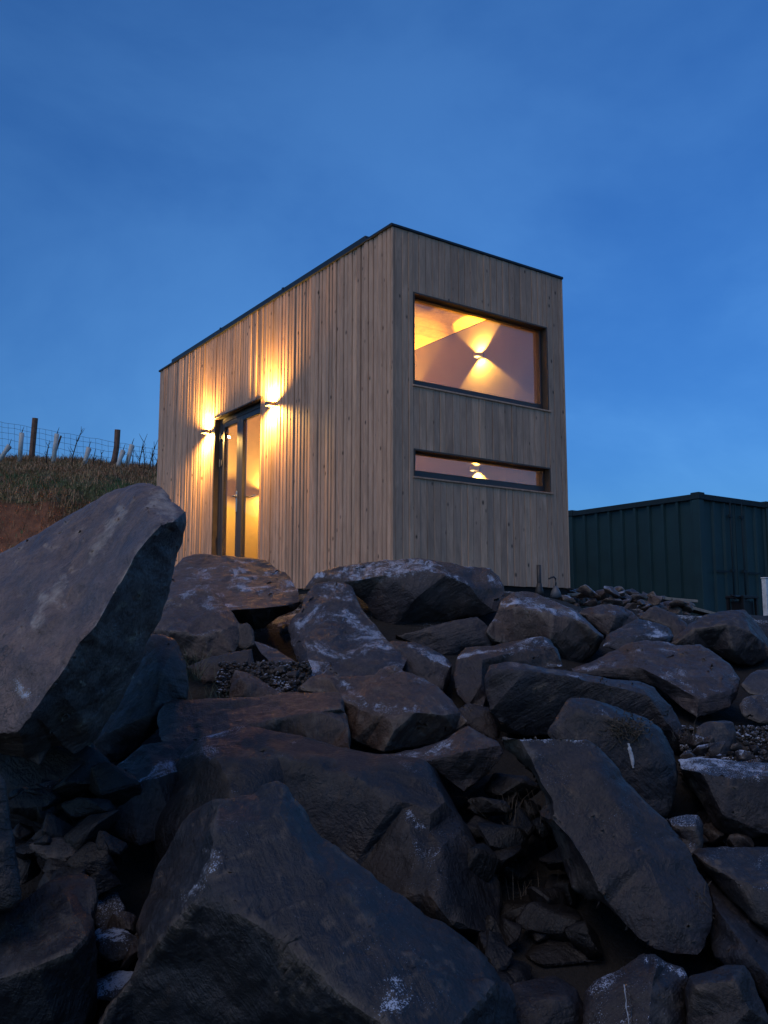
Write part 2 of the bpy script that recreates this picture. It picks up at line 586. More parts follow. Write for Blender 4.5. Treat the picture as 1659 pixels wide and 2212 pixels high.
def ground_z(s, t):
    z = lerp_table(GT, s)
    if t > 1.5 and s < 8:
        z -= 0.0
    z -= 0.20 * sm(0.9, 1.9, t) * sm(3.5, 6.0, s) * (1 - sm(14, 30, s))
    p = st(s, t)
    k = sm(-4.55, -4.85, t) if True else 0
    k = 1 - sm(-5.0, -4.55, t)
    b = lerp_table(BCUT, s) * k + lerp_table(BGEN, s) * (1 - k)
    # the bank stands left of and behind the cabin
    m1 = 1 - sm(-1.0, 2.5, t)
    dx, dy = max(0.0, -0.9 - p.x), max(0.0, p.y - 5.75)
    m2 = sm(0.0, 1.5, math.hypot(dx, dy)) if (p.x > -3 or p.y < 8) else 1.0
    b *= m1 * m2
    drop = 0.32 * sm(-7.5, -3.2, t) * sm(14, 19, s)
    b = max(0, b - drop)
    z += b
    if s > 0.5:
        amp = 0.05 + 0.06 * min(1, b)
        if s < 60:
            z += amp * (noise.noise(Vector((p.x * 1.3, p.y * 1.3, 3.1))) + 0.5 * noise.noise(Vector((p.x * 4, p.y * 4, 1.7))))
    # level pad under the cabin
    if -0.25 < p.x < 2.35 and -0.2 < p.y < 5.7:
        z = min(z, -0.06)
    return z


def axis(a):
    r = []
    for lo, hi, n in a:
        r += [lo + (hi - lo) * i / n for i in range(n)]
    r.append(a[-1][1])
    return r


ss = axis([(-40, 0, 8), (0, 7.5, 50), (7.5, 12, 40), (12, 14, 40), (14, 22, 50), (22, 40, 16), (40, 200, 12), (200, 900, 6)])
ts = axis([(-500, -60, 6), (-60, -14, 12), (-14, -8, 24), (-8, -2, 80), (-2, 8, 70), (8, 20, 20), (20, 60, 10), (60, 500, 6)])
vs = [st(s, t, ground_z(s, t)) for s in ss for t in ts]
nt_ = len(ts)
fs = [(i * nt_ + j, i * nt_ + j + 1, (i + 1) * nt_ + j + 1, (i + 1) * nt_ + j) for i in range(len(ss) - 1) for j in range(nt_ - 1)]
me = bpy.data.meshes.new('ground')
me.from_pydata(vs, [], fs)
g = link('ground', me, M['ground'], None, True)
tag(g, kind='structure')

# ------------------------------------------------------------------ cabin
W, LN, H = 2.1035, 5.5255, 3.15
cab = empty('cabin', (0, 0, 0))
tag(cab, 'boxy timber clad cabin with lit windows above the boulders', 'cabin')
DY0, DY1, DZ = 2.44, 3.67, 2.092
WX0, WX1 = 0.222, 1.8854
WIN = [(1.7275, 2.5785), (0.912, 1.1615)]
IN = 0.13                                      # wall thickness


def wall_with_holes(name, axis_, a0, a1, holes, p0, p1, mat, z0=0.0, z1=H):
    """panel built from strips round rectangular holes; axis_ 'x' = front (y const), 'y' = side (x const)"""
    bm = bmesh.new()
    cuts = sorted({a0, a1} | {h[0] for h in holes} | {h[1] for h in holes})
    for c0, c1 in zip(cuts, cuts[1:]):
        mid = (c0 + c1) / 2
        zs = [(z0, z1)]
        for h in holes:
            if h[0] <= mid <= h[1]:
                nz = []
                for (u, v) in zs:
                    if h[2] > u:
                        nz.append((u, min(v, h[2])))
                    if h[3] < v:
                        nz.append((max(u, h[3]), v))
                zs = nz
        for (u, v) in zs:
            if axis_ == 'x':
                add_box(bm, (c0, p0, u), (c1, p1, v))
            else:
                add_box(bm, (p0, c0, u), (p1, c1, v))
    return from_bm(name, bm, mat, cab)


hf = [(WX0, WX1, a, b) for a, b in WIN]
hs = [(DY0, DY1, 0.0, DZ)]
# sheathing behind the boards, plaster inside
wall_with_holes('wall_sheathing', 'x', 0.024, W - 0.024, hf, 0.026, IN - 0.02, M['membrane'], -0.02, H - 0.03)
wall_with_holes('wall_sheathing', 'y', IN - 0.02, LN - 0.024, hs, 0.026, IN - 0.02, M['membrane'], -0.02, H - 0.03)
wall_with_holes('inner_wall', 'x', 0.02 + IN, W - IN, hf, IN - 0.018, IN, M['plaster'], 0.05, 2.96)
wall_with_holes('inner_wall', 'y', IN, LN - IN, hs, IN - 0.018, IN, M['plaster'], 0.05, 2.96)
box('inner_wall', (W - IN, IN, 0.05), (W - IN + 0.02, LN - IN, 2.96), M['plaster'], cab)
box('inner_wall', (IN, LN - IN, 0.05), (W - IN, LN - IN + 0.02, 2.96), M['plaster'], cab)
box('wall_panel', (W - IN + 0.022, 0.03, -0.02), (W - 0.024, LN - 0.024, H - 0.03), M['membrane'], cab)
box('wall_panel', (0.026, LN - IN + 0.022, -0.02), (W - IN + 0.02, LN - 0.002, H - 0.03), M['membrane'], cab)
box('inner_floor', (IN, IN, 0.0), (W - IN, LN - IN, 0.048), M['floor'], cab)
box('base_plinth', (0.03, 0.03, -0.45), (W + 0.004, LN - 0.03, -0.022), M['membrane'], cab)
# ceiling boards across the room
y = IN
while y < LN - IN - 0.02:
    y2 = min(y + 0.24, LN - IN)
    box('ceiling_board', (IN + 0.002, y + 0.0012, 2.965), (W - IN - 0.002, y2 - 0.0012, 2.985), M['ceil'], cab, 0.003, True)
    y = y2
box('ceiling_void', (IN, IN, 2.99), (W - IN, LN - IN, 3.02), M['membrane'], cab)


def board(axis_, a, wd, z0, z1, side):
    """one vertical cladding board; local origin at its foot"""
    bm = bmesh.new()
    d = 0.022
    jut = (rnd.random() ** 1.5) * 0.004
    c = 0.0035 if axis_ == 'x' else 0.007
    prof = [(-wd / 2, d), (-wd / 2, c), (-wd / 2 + c, 0), (wd / 2 - c, 0), (wd / 2, c), (wd / 2, d)]
    tw = rnd.uniform(-0.0022, 0.0022)
    lo, hi = [], []
    nseg = 4
    rows = []
    bow = rnd.uniform(-0.0015, 0.0015)
    for k in range(nseg + 1):
        f = k / nseg
        z = (z1 - z0) * f
        row = []
        for (u, v) in prof:
            vv = v - (jut if v < d else 0) + (tw * u / (wd / 2) if v < d else 0)
            uu = u + bow * math.sin(f * 3.14159)
            row.append(bm.verts.new((uu, vv, z) if axis_ == 'x' else (vv, uu, z)))
        rows.append(row)
    for r0, r1 in zip(rows, rows[1:]):
        for i in range(len(prof) - 1):
            q = (r0[i], r0[i + 1], r1[i + 1], r1[i])
            bm.faces.new(q if axis_ == 'x' else q[::-1])
    for r, fl in ((rows[0], True), (rows[-1], False)):
        bm.faces.new(r if (fl == (axis_ == 'x')) else r[::-1])
    bmesh.ops.recalc_face_normals(bm, faces=bm.faces)
    o = from_bm('cladding_board', bm, M['clad'], cab)
    o.location = (a, 0, z0) if axis_ == 'x' else (0, a, z0)
    return o


# front gable: boards of mixed width, cut round the two windows
x = 0.024
while x < W - 0.012:
    wd = rnd.choice((0.066, 0.076, 0.080, 0.086))
    for edge in (WX0, WX1):
        if x < edge - 0.001 and x + wd > edge - 0.045:
            wd = edge - x
    if W - 0.008 - (x + wd) < 0.05:
        wd = W - 0.008 - x
    c0, c1 = x, x + wd
    mid = (c0 + c1) / 2
    segs = [(0.0 + rnd.uniform(-0.004, 0.003), H - 0.022)]
    if WX0 - 0.01 < mid < WX1 + 0.01:
        segs = [(segs[0][0], WIN[1][0] - 0.012), (WIN[1][1], WIN[0][0] - 0.012), (WIN[0][1], H - 0.022)]
    gap = rnd.uniform(0.002, 0.004)
    for z0, z1 in segs:
        board('x', mid, wd - gap, z0, z1, 'f')
    x = c1
# long side with the doors: narrower open-jointed boards
y = 0.028
while y < LN - 0.01:
    wd = rnd.choice((0.062, 0.066, 0.070, 0.074))
    if y < DY0 - 0.001 and y + wd > DY0 - 0.045:
        wd = DY0 - y
    if DY0 - 0.001 <= y < DY1 and y + wd > DY1 - 0.045:
        wd = DY1 - y
    if LN - (y + wd) < 0.045:
        wd = LN - y
    mid = y + wd / 2
    z0 = DZ + 0.018 if DY0 < mid < DY1 else rnd.uniform(-0.004, 0.003)
    o = board('y', mid, wd - rnd.uniform(0.009, 0.013), z0, H - 0.022, 's')
    o.location.x = -rnd.choice((0.0, 0.003, 0.006, 0.009))
    o.rotation_euler.z = rnd.uniform(-0.03, 0.03)
    y += wd
# corner boards
box('corner_board', (-0.006, -0.004, -0.002), (0.021, 0.022, H - 0.023), M['clad'], cab, 0.004, True)
box('corner_board', (W - 0.006, -0.003, 0.0), (W + 0.016, 0.024, H - 0.023), M['clad'], cab, 0.004, True)
# roof with flashing and the raised panel on it
box('roof', (0.01, 0.01, H - 0.028), (W - 0.01, LN - 0.01, H - 0.004), M['flash'], cab)
box('roof_flashing', (-0.024, -0.014, H - 0.021), (0.02, LN + 0.01, H + 0.005), M['flash'], cab, 0.004)
box('roof_flashing', (0.0202, -0.013, H - 0.020), (W + 0.022, 0.02, H + 0.006), M['flash'], cab, 0.004)
box('roof_flashing', (W - 0.02, 0.0202, H - 0.020), (W + 0.022, LN + 0.01, H + 0.006), M['flash'], cab, 0.004)
rp = box('roof_panel', (-0.012, 0.42, H + 0.0065), (W - 0.15, 5.10, H + 0.052), M['flash'], cab, 0.006)
for yy in (1.98, 3.54):
    box('panel_seam', (-0.016, yy, H + 0.0075), (W - 0.14, yy + 0.03, H + 0.056), M['flash'], rp)


def window(z0, z1):
    wn = bpy.data.objects.new('window', None)
    COL.objects.link(wn)
    wn.parent = cab
    RY = 0.068
    # lining of the opening
    box('lining', (WX0, -0.004, z1 - 0.014), (WX1, IN + 0.001, z1), M['reveal'], wn)
    box('lining', (WX0, -0.004, z0 + 0.0), (WX0 + 0.014, IN + 0.001, z1 - 0.0145), M['reveal'], wn)
    box('lining', (WX1 - 0.014, -0.004, z0 + 0.0), (WX1, IN + 0.001, z1 - 0.0145), M['reveal'], wn)
    box('sill', (WX0 - 0.010, -0.014, z0 - 0.012), (WX1 + 0.022, 0.05, z0 + 0.004), M['clad'], wn, 0.003)
    x0, x1, a, b = WX0 + 0.0145, WX1 - 0.0145, z0 + 0.0045, z1 - 0.015
    fb, ft, fl = 0.070, 0.012, 0.026
    box('frame', (x0, RY, a), (x1, RY + 0.055, a + fb), M['frame'], wn, 0.004)
    box('frame', (x0, RY, b - ft), (x1, RY + 0.055, b), M['frame'], wn, 0.004)
    box('frame', (x0, RY + 0.001, a + fb), (x0 + fl, RY + 0.055, b - ft), M['frame'], wn, 0.003)
    box('frame', (x1 - fl, RY + 0.001, a + fb), (x1, RY + 0.055, b - ft), M['frame'], wn, 0.003)
    box('pane', (x0 + fl - 0.004, RY + 0.022, a + fb - 0.004), (x1 - fl + 0.004, RY + 0.028, b - ft + 0.004), M['glass'], wn)
    return wn


for a, b in WIN:
    window(a, b)

# double door, set back in its opening
dr = bpy.data.objects.new('double_door', None)
COL.objects.link(dr)
dr.parent = cab
box('door_lining', (-0.012, DY0 - 0.0, 0.0), (IN + 0.002, DY0 + 0.014, DZ), M['clad'], dr)
box('door_lining', (-0.004, DY1 - 0.014, 0.0), (IN + 0.002, DY1, DZ), M['reveal'], dr)
box('door_head', (-0.028, DY0 - 0.02, DZ + 0.0005), (IN + 0.002, DY1 + 0.02, DZ + 0.017), M['reveal'], dr, 0.003)
fx0, fx1 = 0.055, 0.12
box('door_frame', (fx0, DY0 + 0.0145, 0.03), (fx1, DY0 + 0.075, DZ - 0.002), M['frame'], dr, 0.004)
box('door_frame', (fx0, DY1 - 0.075, 0.03), (fx1, DY1 - 0.0145, DZ - 0.002), M['frame'], dr, 0.004)
box('door_frame', (fx0 + 0.001, DY0 + 0.0755, DZ - 0.055), (fx1, DY1 - 0.0755, DZ - 0.002), M['frame'], dr, 0.004)
box('threshold', (-0.03, DY0 + 0.015, 0.0), (IN, DY1 - 0.015, 0.0295), M['frame'], dr, 0.004)
mid = 3.10
for (a, b, gl0, gl1) in ((DY0 + 0.077, mid - 0.001, DY0 + 0.16, mid - 0.075), (mid + 0.001, DY1 - 0.077, mid + 0.075, DY1 - 0.15)):
    leaf = box('door_leaf', (fx0 + 0.004, a, 0.034), (fx1 - 0.006, gl0, DZ - 0.0565), M['frame'], dr, 0.003)
    box('stile', (fx0 + 0.004, gl1, 0.034), (fx1 - 0.006, b, DZ - 0.0565), M['frame'], leaf, 0.003)
    box('rail', (fx0 + 0.005, gl0, 0.034), (fx1 - 0.007, gl1, 0.20), M['frame'], leaf, 0.003)
    box('rail', (fx0 + 0.005, gl0, DZ - 0.115), (fx1 - 0.007, gl1, DZ - 0.0567), M['frame'], leaf, 0.003)
    box('pane', (fx0 + 0.024, gl0 - 0.003, 0.197), (fx0 + 0.030, gl1 + 0.003, DZ - 0.112), M['dglass'], leaf)
hy, hz = 3.145, 1.10
box('handle_plate', (fx0 - 0.004, hy - 0.016, hz - 0.17), (fx0 + 0.0038, hy + 0.016, hz + 0.07), M['steel'], dr, 0.002)
hb = bmesh.new()
add_tube(hb, [(fx0 - 0.004, hy, hz), (fx0 - 0.05, hy, hz), (fx0 - 0.055, hy - 0.02, hz), (fx0 - 0.055, hy - 0.115, hz)], 0.0095, 8)
from_bm('handle', hb, M['steel'], dr, True)
hb = bmesh.new()
add_tube(hb, [(fx1 - 0.006, hy - 0.09, hz), (fx1 + 0.05, hy - 0.09, hz), (fx1 + 0.055, hy - 0.11, hz), (fx1 + 0.055, hy - 0.24, hz)], 0.0095, 8)
from_bm('handle', hb, M['steel'], dr, True)
for zz in (1.56, 1.88):
    hb = bmesh.new()
    add_tube(hb, [(fx0 - 0.011, DY1 - 0.075, zz - 0.045), (fx0 - 0.011, DY1 - 0.075, zz + 0.045)], 0.010, 8)
    add_box(hb, (fx0 - 0.006, DY1 - 0.115, zz - 0.03), (fx0 - 0.001, DY1 - 0.045, zz + 0.03))
    from_bm('hinge', hb, M['pipegrey'], dr)


# ------------------------------------------------------------------ wall lamps
def wall_lamp(name, loc, nx, label, power, col, lens, group=None, reach=0.10, cone=162, blend=0.8, rz=0.0, ups=(1, -1), tilt=24):
    """up-and-down lamp on a wall whose outward normal is nx (-1 or +1 along x)"""
    r = empty(name, loc, rz)
    tag(r, label, 'wall lamp', group)
    n = 14
    bm = bmesh.new()
    hh = 0.020
    inner, outer = 0.040, 0.045

    def arc(rad, z):
        return [bm.verts.new((nx * (0.012 + (reach - 0.012 + (0 if rad == outer else -0.006)) * math.sin(math.pi * k / n)), rad * math.cos(math.pi * k / n), z)) for k in range(n + 1)]
    o0, o1, i0, i1 = arc(outer, -hh), arc(outer, hh), arc(inner, -hh), arc(inner, hh)
    for k in range(n):
        bm.faces.new((o0[k], o0[k + 1], o1[k + 1], o1[k]))
        bm.faces.new((i0[k + 1], i0[k], i1[k], i1[k + 1]))
        bm.faces.new((o1[k], o1[k + 1], i1[k + 1], i1[k]))
        bm.faces.new((o0[k + 1], o0[k], i0[k], i0[k + 1]))
    bmesh.ops.recalc_face_normals(bm, faces=bm.faces)
    from_bm('lamp_body', bm, M['white'] if name == 'room_lamp' else M['lampbody'], r)
    box('wall_plate', (min(0, nx * 0.0115), -0.04, -0.026), (max(0, nx * 0.0115), 0.04, 0.026), M['lampbody'], r)
    for sgn in ups:
        bm = bmesh.new()
        z = sgn * (hh - 0.014)
        vs_ = [bm.verts.new((nx * (0.014 + (reach - 0.024) * math.sin(math.pi * k / n)), 0.038 * math.cos(math.pi * k / n), z)) for k in range(n + 1)]
        f = bm.faces.new(vs_)
        bm.normal_update()
        if f.normal.z * sgn < 0:
            f.normal_flip()
        from_bm('lamp_lens', bm, lens, r)
        ld = bpy.data.lights.new('lamp_light', 'SPOT')
        ld.energy = power
        ld.color = col
        ld.spot_size = math.radians(cone - (8 if sgn > 0 else 0))
        ld.spot_blend = blend
        ld.shadow_soft_size = 0.018
        lo = bpy.data.objects.new('lamp_light', ld)
        COL.objects.link(lo)
        lo.parent = r
        lo.location = (nx * reach * 0.80, 0, sgn * (hh + 0.004))
        tl = math.radians(tilt) * nx
        lo.rotation_euler = (math.pi if sgn > 0 else 0.0, tl * (1 if sgn < 0 else -1), 0)
    return r


LC = (1.0, 0.56, 0.13)
wall_lamp('wall_lamp', (-0.014, 2.152, 1.962), -1, 'lit up-and-down wall lamp right of the double door', 165.0, LC, M['lens'], 'outdoor lamps beside the door')
wall_lamp('wall_lamp', (-0.014, 3.814, 1.968), -1, 'lit up-and-down wall lamp left of the double door', 165.0, LC, M['lens'], 'outdoor lamps beside the door')
LI = (1.0, 0.44, 0.04)
XW = W - IN
wall_lamp('room_lamp', (XW, 1.09, 2.58), -1, 'lit lamp on inside wall seen through the big window', 90.0, LI, M['lens_in'], 'lamps inside the cabin', 0.10, 112, 0.1)
wall_lamp('room_lamp', (XW, 1.18, 1.33), -1, 'lit lamp on inside wall seen through the low slit window', 120.0, LI, M['lens_in'], 'lamps inside the cabin', 0.10, 100, 0.1)
wall_lamp('room_lamp', (XW, 2.80, 1.95), -1, 'uplighter inside that lights the orange ceiling of the upper window', 720.0, LI, M['lens_in'], 'lamps inside the cabin', 0.10, 122, 0.2, 0.0, (1,), -22)
wall_lamp('room_lamp', (0.40, LN - IN, 1.55), -1, 'lit lamp inside making the left door glass glow', 900.0, LI, M['lens_in'], 'lamps inside the cabin', 0.10, 168, 0.3, math.pi / 2)
wall_lamp('room_lamp', (1.72, LN - IN, 1.55), -1, 'lit lamp inside making the right door glass glow', 350.0, LI, M['lens_in'], 'lamps inside the cabin', 0.10, 168, 0.3, math.pi / 2)

# ------------------------------------------------------------------ boulders
ROCKS = []


def rough_up(bm, size, seed, amp=1.0, res=0.02, smooth=1, cuts=26):
    """cut the faces small, round the arrises a little, then chip and weather the surface"""
    for _ in range(9):
        es = [e for e in bm.edges if e.calc_length() > res * 1.5]
        if not es:
            break
        bmesh.ops.subdivide_edges(bm, edges=es, cuts=1, use_grid_fill=False)
        bmesh.ops.triangulate(bm, faces=[f for f in bm.faces if len(f.verts) > 3])
    for _ in range(smooth):
        bmesh.ops.smooth_vert(bm, verts=bm.verts, factor=0.5, use_axis_x=True, use_axis_y=True, use_axis_z=True)
    bm.normal_update()
    # break flat facets off the corners, as quarried stone has them
    rr = random.Random(seed * 101)
    nv = len(bm.verts)
    co = np.array([v.co[:] for v in bm.verts])
    no = np.array([v.normal[:] for v in bm.verts])

    def smn(a_, b_, x):
        x = np.clip((x - a_) / (b_ - a_), 0, 1)
        return x * x * (3 - 2 * x)
    for _ in range(cuts):
        i = rr.randrange(nv)
        n_ = no[i] + np.array([rr.gauss(0, 1), rr.gauss(0, 1), rr.gauss(0, 1)]) * 0.28
        n_ /= np.linalg.norm(n_)
        df = co - co[i]
        d = df @ n_
        ln = np.linalg.norm(df, axis=1) / size
        near = ln < 0.45
        lim = d[near].max() - rr.uniform(0.018, 0.055) * size
        ex = np.where(near & (d > lim) & (d - lim < 0.09 * size), d - lim, 0.0)
        k = ex * 0.95 * (1 - smn(0.33, 0.45, ln)) * (1 - smn(0.05, 0.09, ex / size))
        co = co - k[:, None] * n_[None, :]
    for v, q in zip(bm.verts, co):
        v.co = q
    bm.normal_update()
    for e in bm.edges:
        if len(e.link_faces) == 2 and e.calc_face_angle(0.0) > 0.30:
            e.smooth = False
    so = Vector((seed * 3.17, seed * 1.91, seed * 0.73))
    moves = []
    for v in bm.verts:
        p = v.co + so
        d, pts = noise.voronoi(p * (2.6 / max(0.35, size)), distance_metric='DISTANCE', exponent=2.5)
        cpt = pts[0]
        rdir = noise.random_unit_vector if False else None
        h = noise.noise_vector(cpt * 7.3)
        chip = (p * (2.6 / max(0.35, size)) - cpt).dot(h) * 0.020 * size
        a = noise.fractal(p * (2.2 / size), 0.9, 2.1, 3) * 0.012 * size
        b2 = noise.ridged_multi_fractal(p * (5.5 / size), 0.9, 2.1, 4, 1.0, 2.0) * 0.0070 * size
        f2 = noise.fractal(p * 22, 0.7, 2.1, 4) * 0.0042
        moves.append((chip + a + b2 + f2) * amp)
    for v, k in zip(bm.verts, moves):
        v.co += v.normal * k
    bmesh.ops.smooth_vert(bm, verts=bm.verts, factor=0.3, use_axis_x=True, use_axis_y=True, use_axis_z=True)
    sharp = [e for e in bm.edges if not e.smooth]
    for e in bm.edges:
        e.smooth = True
    bmesh.ops.split_edges(bm, edges=sharp)


def boulder(label, Z, outline, lines=(), tilt=0.6, thick=0.5, frost=0.3, tone=0.5, bri=1.0, bulge=0.10, rim=0.16, name='boulder', amp=1.0, res=None, marks=(), cuts=26, group='boulders of the rock slope'):
    seed = len(ROCKS) + 1
    xs = [p[0] for p in outline]
    ys = [p[1] for p in outline]
    cx, cy = sum(xs) / len(xs), sum(ys) / len(ys)
    mpp = Z / FPX
    size = min(max(xs) - min(xs), max(ys) - min(ys)) * mpp
    size = 0.5 * size + 0.5 * max(max(xs) - min(xs), max(ys) - min(ys)) * mpp
    co, dz, ed = [], [], []
    for p in outline:
        co.append(Vector((p[0], p[1])))
        dz.append(p[2] if len(p) > 2 else 0.0)
    n = len(co)
    ed += [(i, (i + 1) % n) for i in range(n)]
    for ln in lines:
        prev = None
        for p in ln:
            # reuse an outline point that is very close
            near = [i for i in range(len(co)) if (co[i] - Vector((p[0], p[1]))).length < 4]
            if near:
                i = near[0]
                if i >= n:
                    dz[i] = p[2]
            else:
                i = len(co)
                co.append(Vector((p[0], p[1])))
                dz.append(p[2])
            if prev is not None and prev != i:
                ed.append((prev, i))
            prev = i
    vo, eo, fo, ov, oe, of = geometry.delaunay_2d_cdt(co, ed, [list(range(n))], 1, 1e-4)
    segs = [(outline[i][0], outline[i][1], outline[(i + 1) % n][0], outline[(i + 1) % n][1]) for i in range(n)]

    def depth(x, y):
        return Z - tilt * (y - cy) * mpp
    bm = bmesh.new()
    lay = bm.verts.layers.float.new('fr')
    lay2 = bm.verts.layers.float.new('pl')
    fv = []
    for i, v in enumerate(vo):
        if ov[i]:
            d = sum(dz[k] for k in ov[i]) / len(ov[i])
        else:
            d = min(((v - co[k]).length, dz[k]) for k in range(len(co)))[1]
        q = bm.verts.new(Vector((v.x, v.y, depth(v.x, v.y) + d)))
        fv.append(q)
    for f in fo:
        try:
            bm.faces.new([fv[k] for k in f])
        except ValueError:
            pass
    # refine in picture space, then round the rim of the face towards the viewer
    px_res = (res or min(0.02, max(0.011, size * 0.022))) / mpp * 2.2
    for _ in range(6):
        es = [e for e in bm.edges if (e.verts[0].co.xy - e.verts[1].co.xy).length > px_res]
        if not es:
            break
        bmesh.ops.subdivide_edges(bm, edges=es, cuts=1)
        bmesh.ops.triangulate(bm, faces=[f for f in bm.faces if len(f.verts) > 3])
    wpx = rim * size / mpp
    pv = np.array([v.co[:2] for v in bm.verts])
    best = np.full(len(pv), 1e18)
    for (ax, ay, bx, by) in segs:
        e = np.array([bx - ax, by - ay])
        q = pv - np.array([ax, ay])
        k = np.clip((q @ e) / max(1e-9, e @ e), 0, 1)
        best = np.minimum(best, ((q - k[:, None] * e) ** 2).sum(1))
    best = np.sqrt(best)
    for v, d in zip(bm.verts, best):
        v.co.z -= bulge * size * (1 - math.exp(-d / wpx * 2.0))
    # frost lines and scraped pale patches that lie where they lie on this stone
    for kind, wid, pts in marks:
        b2 = np.full(len(pv), 1e18)
        for (ax, ay), (bx, by) in zip(pts, pts[1:]):
            e = np.array([bx - ax, by - ay])
            q = pv - np.array([ax, ay])
            k = np.clip((q @ e) / max(1e-9, e @ e), 0, 1)
            b2 = np.minimum(b2, ((q - k[:, None] * e) ** 2).sum(1))
        nz = np.array([noise.noise(Vector((x_ / wid * 0.55, y_ / wid * 0.55, seed + 0.5))) + 0.6 * noise.noise(Vector((x_ / wid * 1.6, y_ / wid * 1.6, seed))) for x_, y_ in pv])
        f = np.clip(1.15 - np.sqrt(b2) / wid * 0.85 - nz * 0.9, 0, 1)
        f[np.sqrt(b2) > 2.4 * wid] = 0
        for v, k in zip(bm.verts, f):
            if k > 0:
                if 'f' in kind:
                    v[lay] = max(v[lay], k)
                if 'p' in kind:
                    v[lay2] = max(v[lay2], k)
    # back of the stone
    loop = []
    be = [e for e in bm.edges if len(e.link_faces) == 1]
    start = be[0].verts[0]
    cur, prevv = start, None
    while True:
        loop.append(cur)
        nx_ = [e.other_vert(cur) for e in cur.link_edges if len(e.link_faces) == 1]
        nx_ = [q for q in nx_ if q is not prevv]
        if not nx_:
            break
        prevv, cur = cur, nx_[0]
        if cur is start or len(loop) > 5000:
            break
    rings = [loop]
    for sc, dd in ((0.985, 0.18), (0.90, 0.55), (0.62, 0.95)):
        ring = []
        for v in loop:
            z0 = v.co.z
            ring.append(bm.verts.new((cx + (v.co.x - cx) * sc, cy + (v.co.y - cy) * sc, z0 + thick * dd)))
        rings.append(ring)
    for r0, r1 in zip(rings, rings[1:]):
        m = len(r0)
        for k in range(m):
            bm.faces.new((r0[k], r1[k], r1[(k + 1) % m], r0[(k + 1) % m]))
    cz = sum(v.co.z for v in rings[-1]) / len(rings[-1])
    cv = bm.verts.new((cx, cy, cz + 0.05 * thick))
    m = len(rings[-1])
    for k in range(m):
        bm.faces.new((rings[-1][k], cv, rings[-1][(k + 1) % m]))
    for v in bm.verts:
        v.co = at(v.co.x, v.co.y, v.co.z)
    bmesh.ops.recalc_face_normals(bm, faces=bm.faces)
    rough_up(bm, size, seed, amp, res or min(0.022, max(0.012, size * 0.022)), 1, cuts)
    base = at(cx, max(ys), Z + thick * 0.4)
    for v in bm.verts:
        v.co -= base
    o = from_bm(name, bm, M['rock'], None, True)
    o.location = base
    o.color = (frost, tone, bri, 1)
    tag(o, label, 'boulder' if name == 'boulder' else 'stone', group)
    ROCKS.append(o)
    return o

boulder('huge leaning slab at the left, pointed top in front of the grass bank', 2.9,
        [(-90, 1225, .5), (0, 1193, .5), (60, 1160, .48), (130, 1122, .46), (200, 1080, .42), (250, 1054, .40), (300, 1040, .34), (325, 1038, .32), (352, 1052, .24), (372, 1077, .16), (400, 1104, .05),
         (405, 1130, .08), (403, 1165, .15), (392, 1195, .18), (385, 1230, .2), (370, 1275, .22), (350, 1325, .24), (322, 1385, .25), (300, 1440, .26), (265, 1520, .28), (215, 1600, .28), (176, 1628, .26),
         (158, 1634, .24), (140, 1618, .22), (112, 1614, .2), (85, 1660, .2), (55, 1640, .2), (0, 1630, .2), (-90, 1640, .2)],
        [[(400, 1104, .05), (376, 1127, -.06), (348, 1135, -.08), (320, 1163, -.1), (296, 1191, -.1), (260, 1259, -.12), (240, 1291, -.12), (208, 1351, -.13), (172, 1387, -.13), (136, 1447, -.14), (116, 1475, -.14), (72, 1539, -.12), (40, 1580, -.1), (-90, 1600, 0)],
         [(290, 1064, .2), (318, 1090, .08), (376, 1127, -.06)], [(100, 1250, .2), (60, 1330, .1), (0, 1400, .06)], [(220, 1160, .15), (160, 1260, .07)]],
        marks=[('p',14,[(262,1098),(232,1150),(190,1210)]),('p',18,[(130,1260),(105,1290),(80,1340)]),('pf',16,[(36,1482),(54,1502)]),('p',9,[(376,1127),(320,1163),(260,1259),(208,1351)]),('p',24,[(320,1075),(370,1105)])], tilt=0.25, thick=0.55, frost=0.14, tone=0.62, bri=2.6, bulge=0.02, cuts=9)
boulder('flat topped boulder in front of the double door, undercut right end', 5.6,
        [(345, 1300), (360, 1240), (396, 1203), (430, 1194), (464, 1199), (532, 1201), (572, 1209), (604, 1229), (628, 1245), (646, 1273), (649, 1297), (640, 1320, .15), (604, 1333, .3), (572, 1357, .4), (552, 1362, .4), (520, 1345, .3), (430, 1335), (345, 1330)],
        [[(430, 1300, -.1), (484, 1301, -.12), (508, 1317, -.14), (540, 1315, -.14), (580, 1312, -.12), (620, 1308, -.08), (645, 1300, 0)]],
        marks=[('f',7,[(532,1247),(565,1240),(598,1233)]),('f',12,[(474,1218),(444,1232),(420,1242)]),('f',9,[(500,1265),(560,1275)])], tilt=2.6, thick=0.5, frost=0.32, tone=0.75, bri=1.49, bulge=0.03)
boulder('low boulder below the door boulder, right of the leaning slab', 5.0,
        [(336, 1363), (345, 1318), (372, 1290), (424, 1275), (456, 1277), (480, 1297), (504, 1329), (518, 1352), (520, 1385, .1), (505, 1410, .15), (450, 1430, .2), (390, 1420, .2), (340, 1395, .15)],
        [[(336, 1363, -.02), (376, 1367, -.06), (440, 1363, -.06), (468, 1353, -.06), (512, 1345, 0)]],
        marks=[('f',16,[(360,1309),(385,1291),(412,1277)])], tilt=1.8, thick=0.5, frost=0.22, tone=0.75, bri=1.37, bulge=0.04)
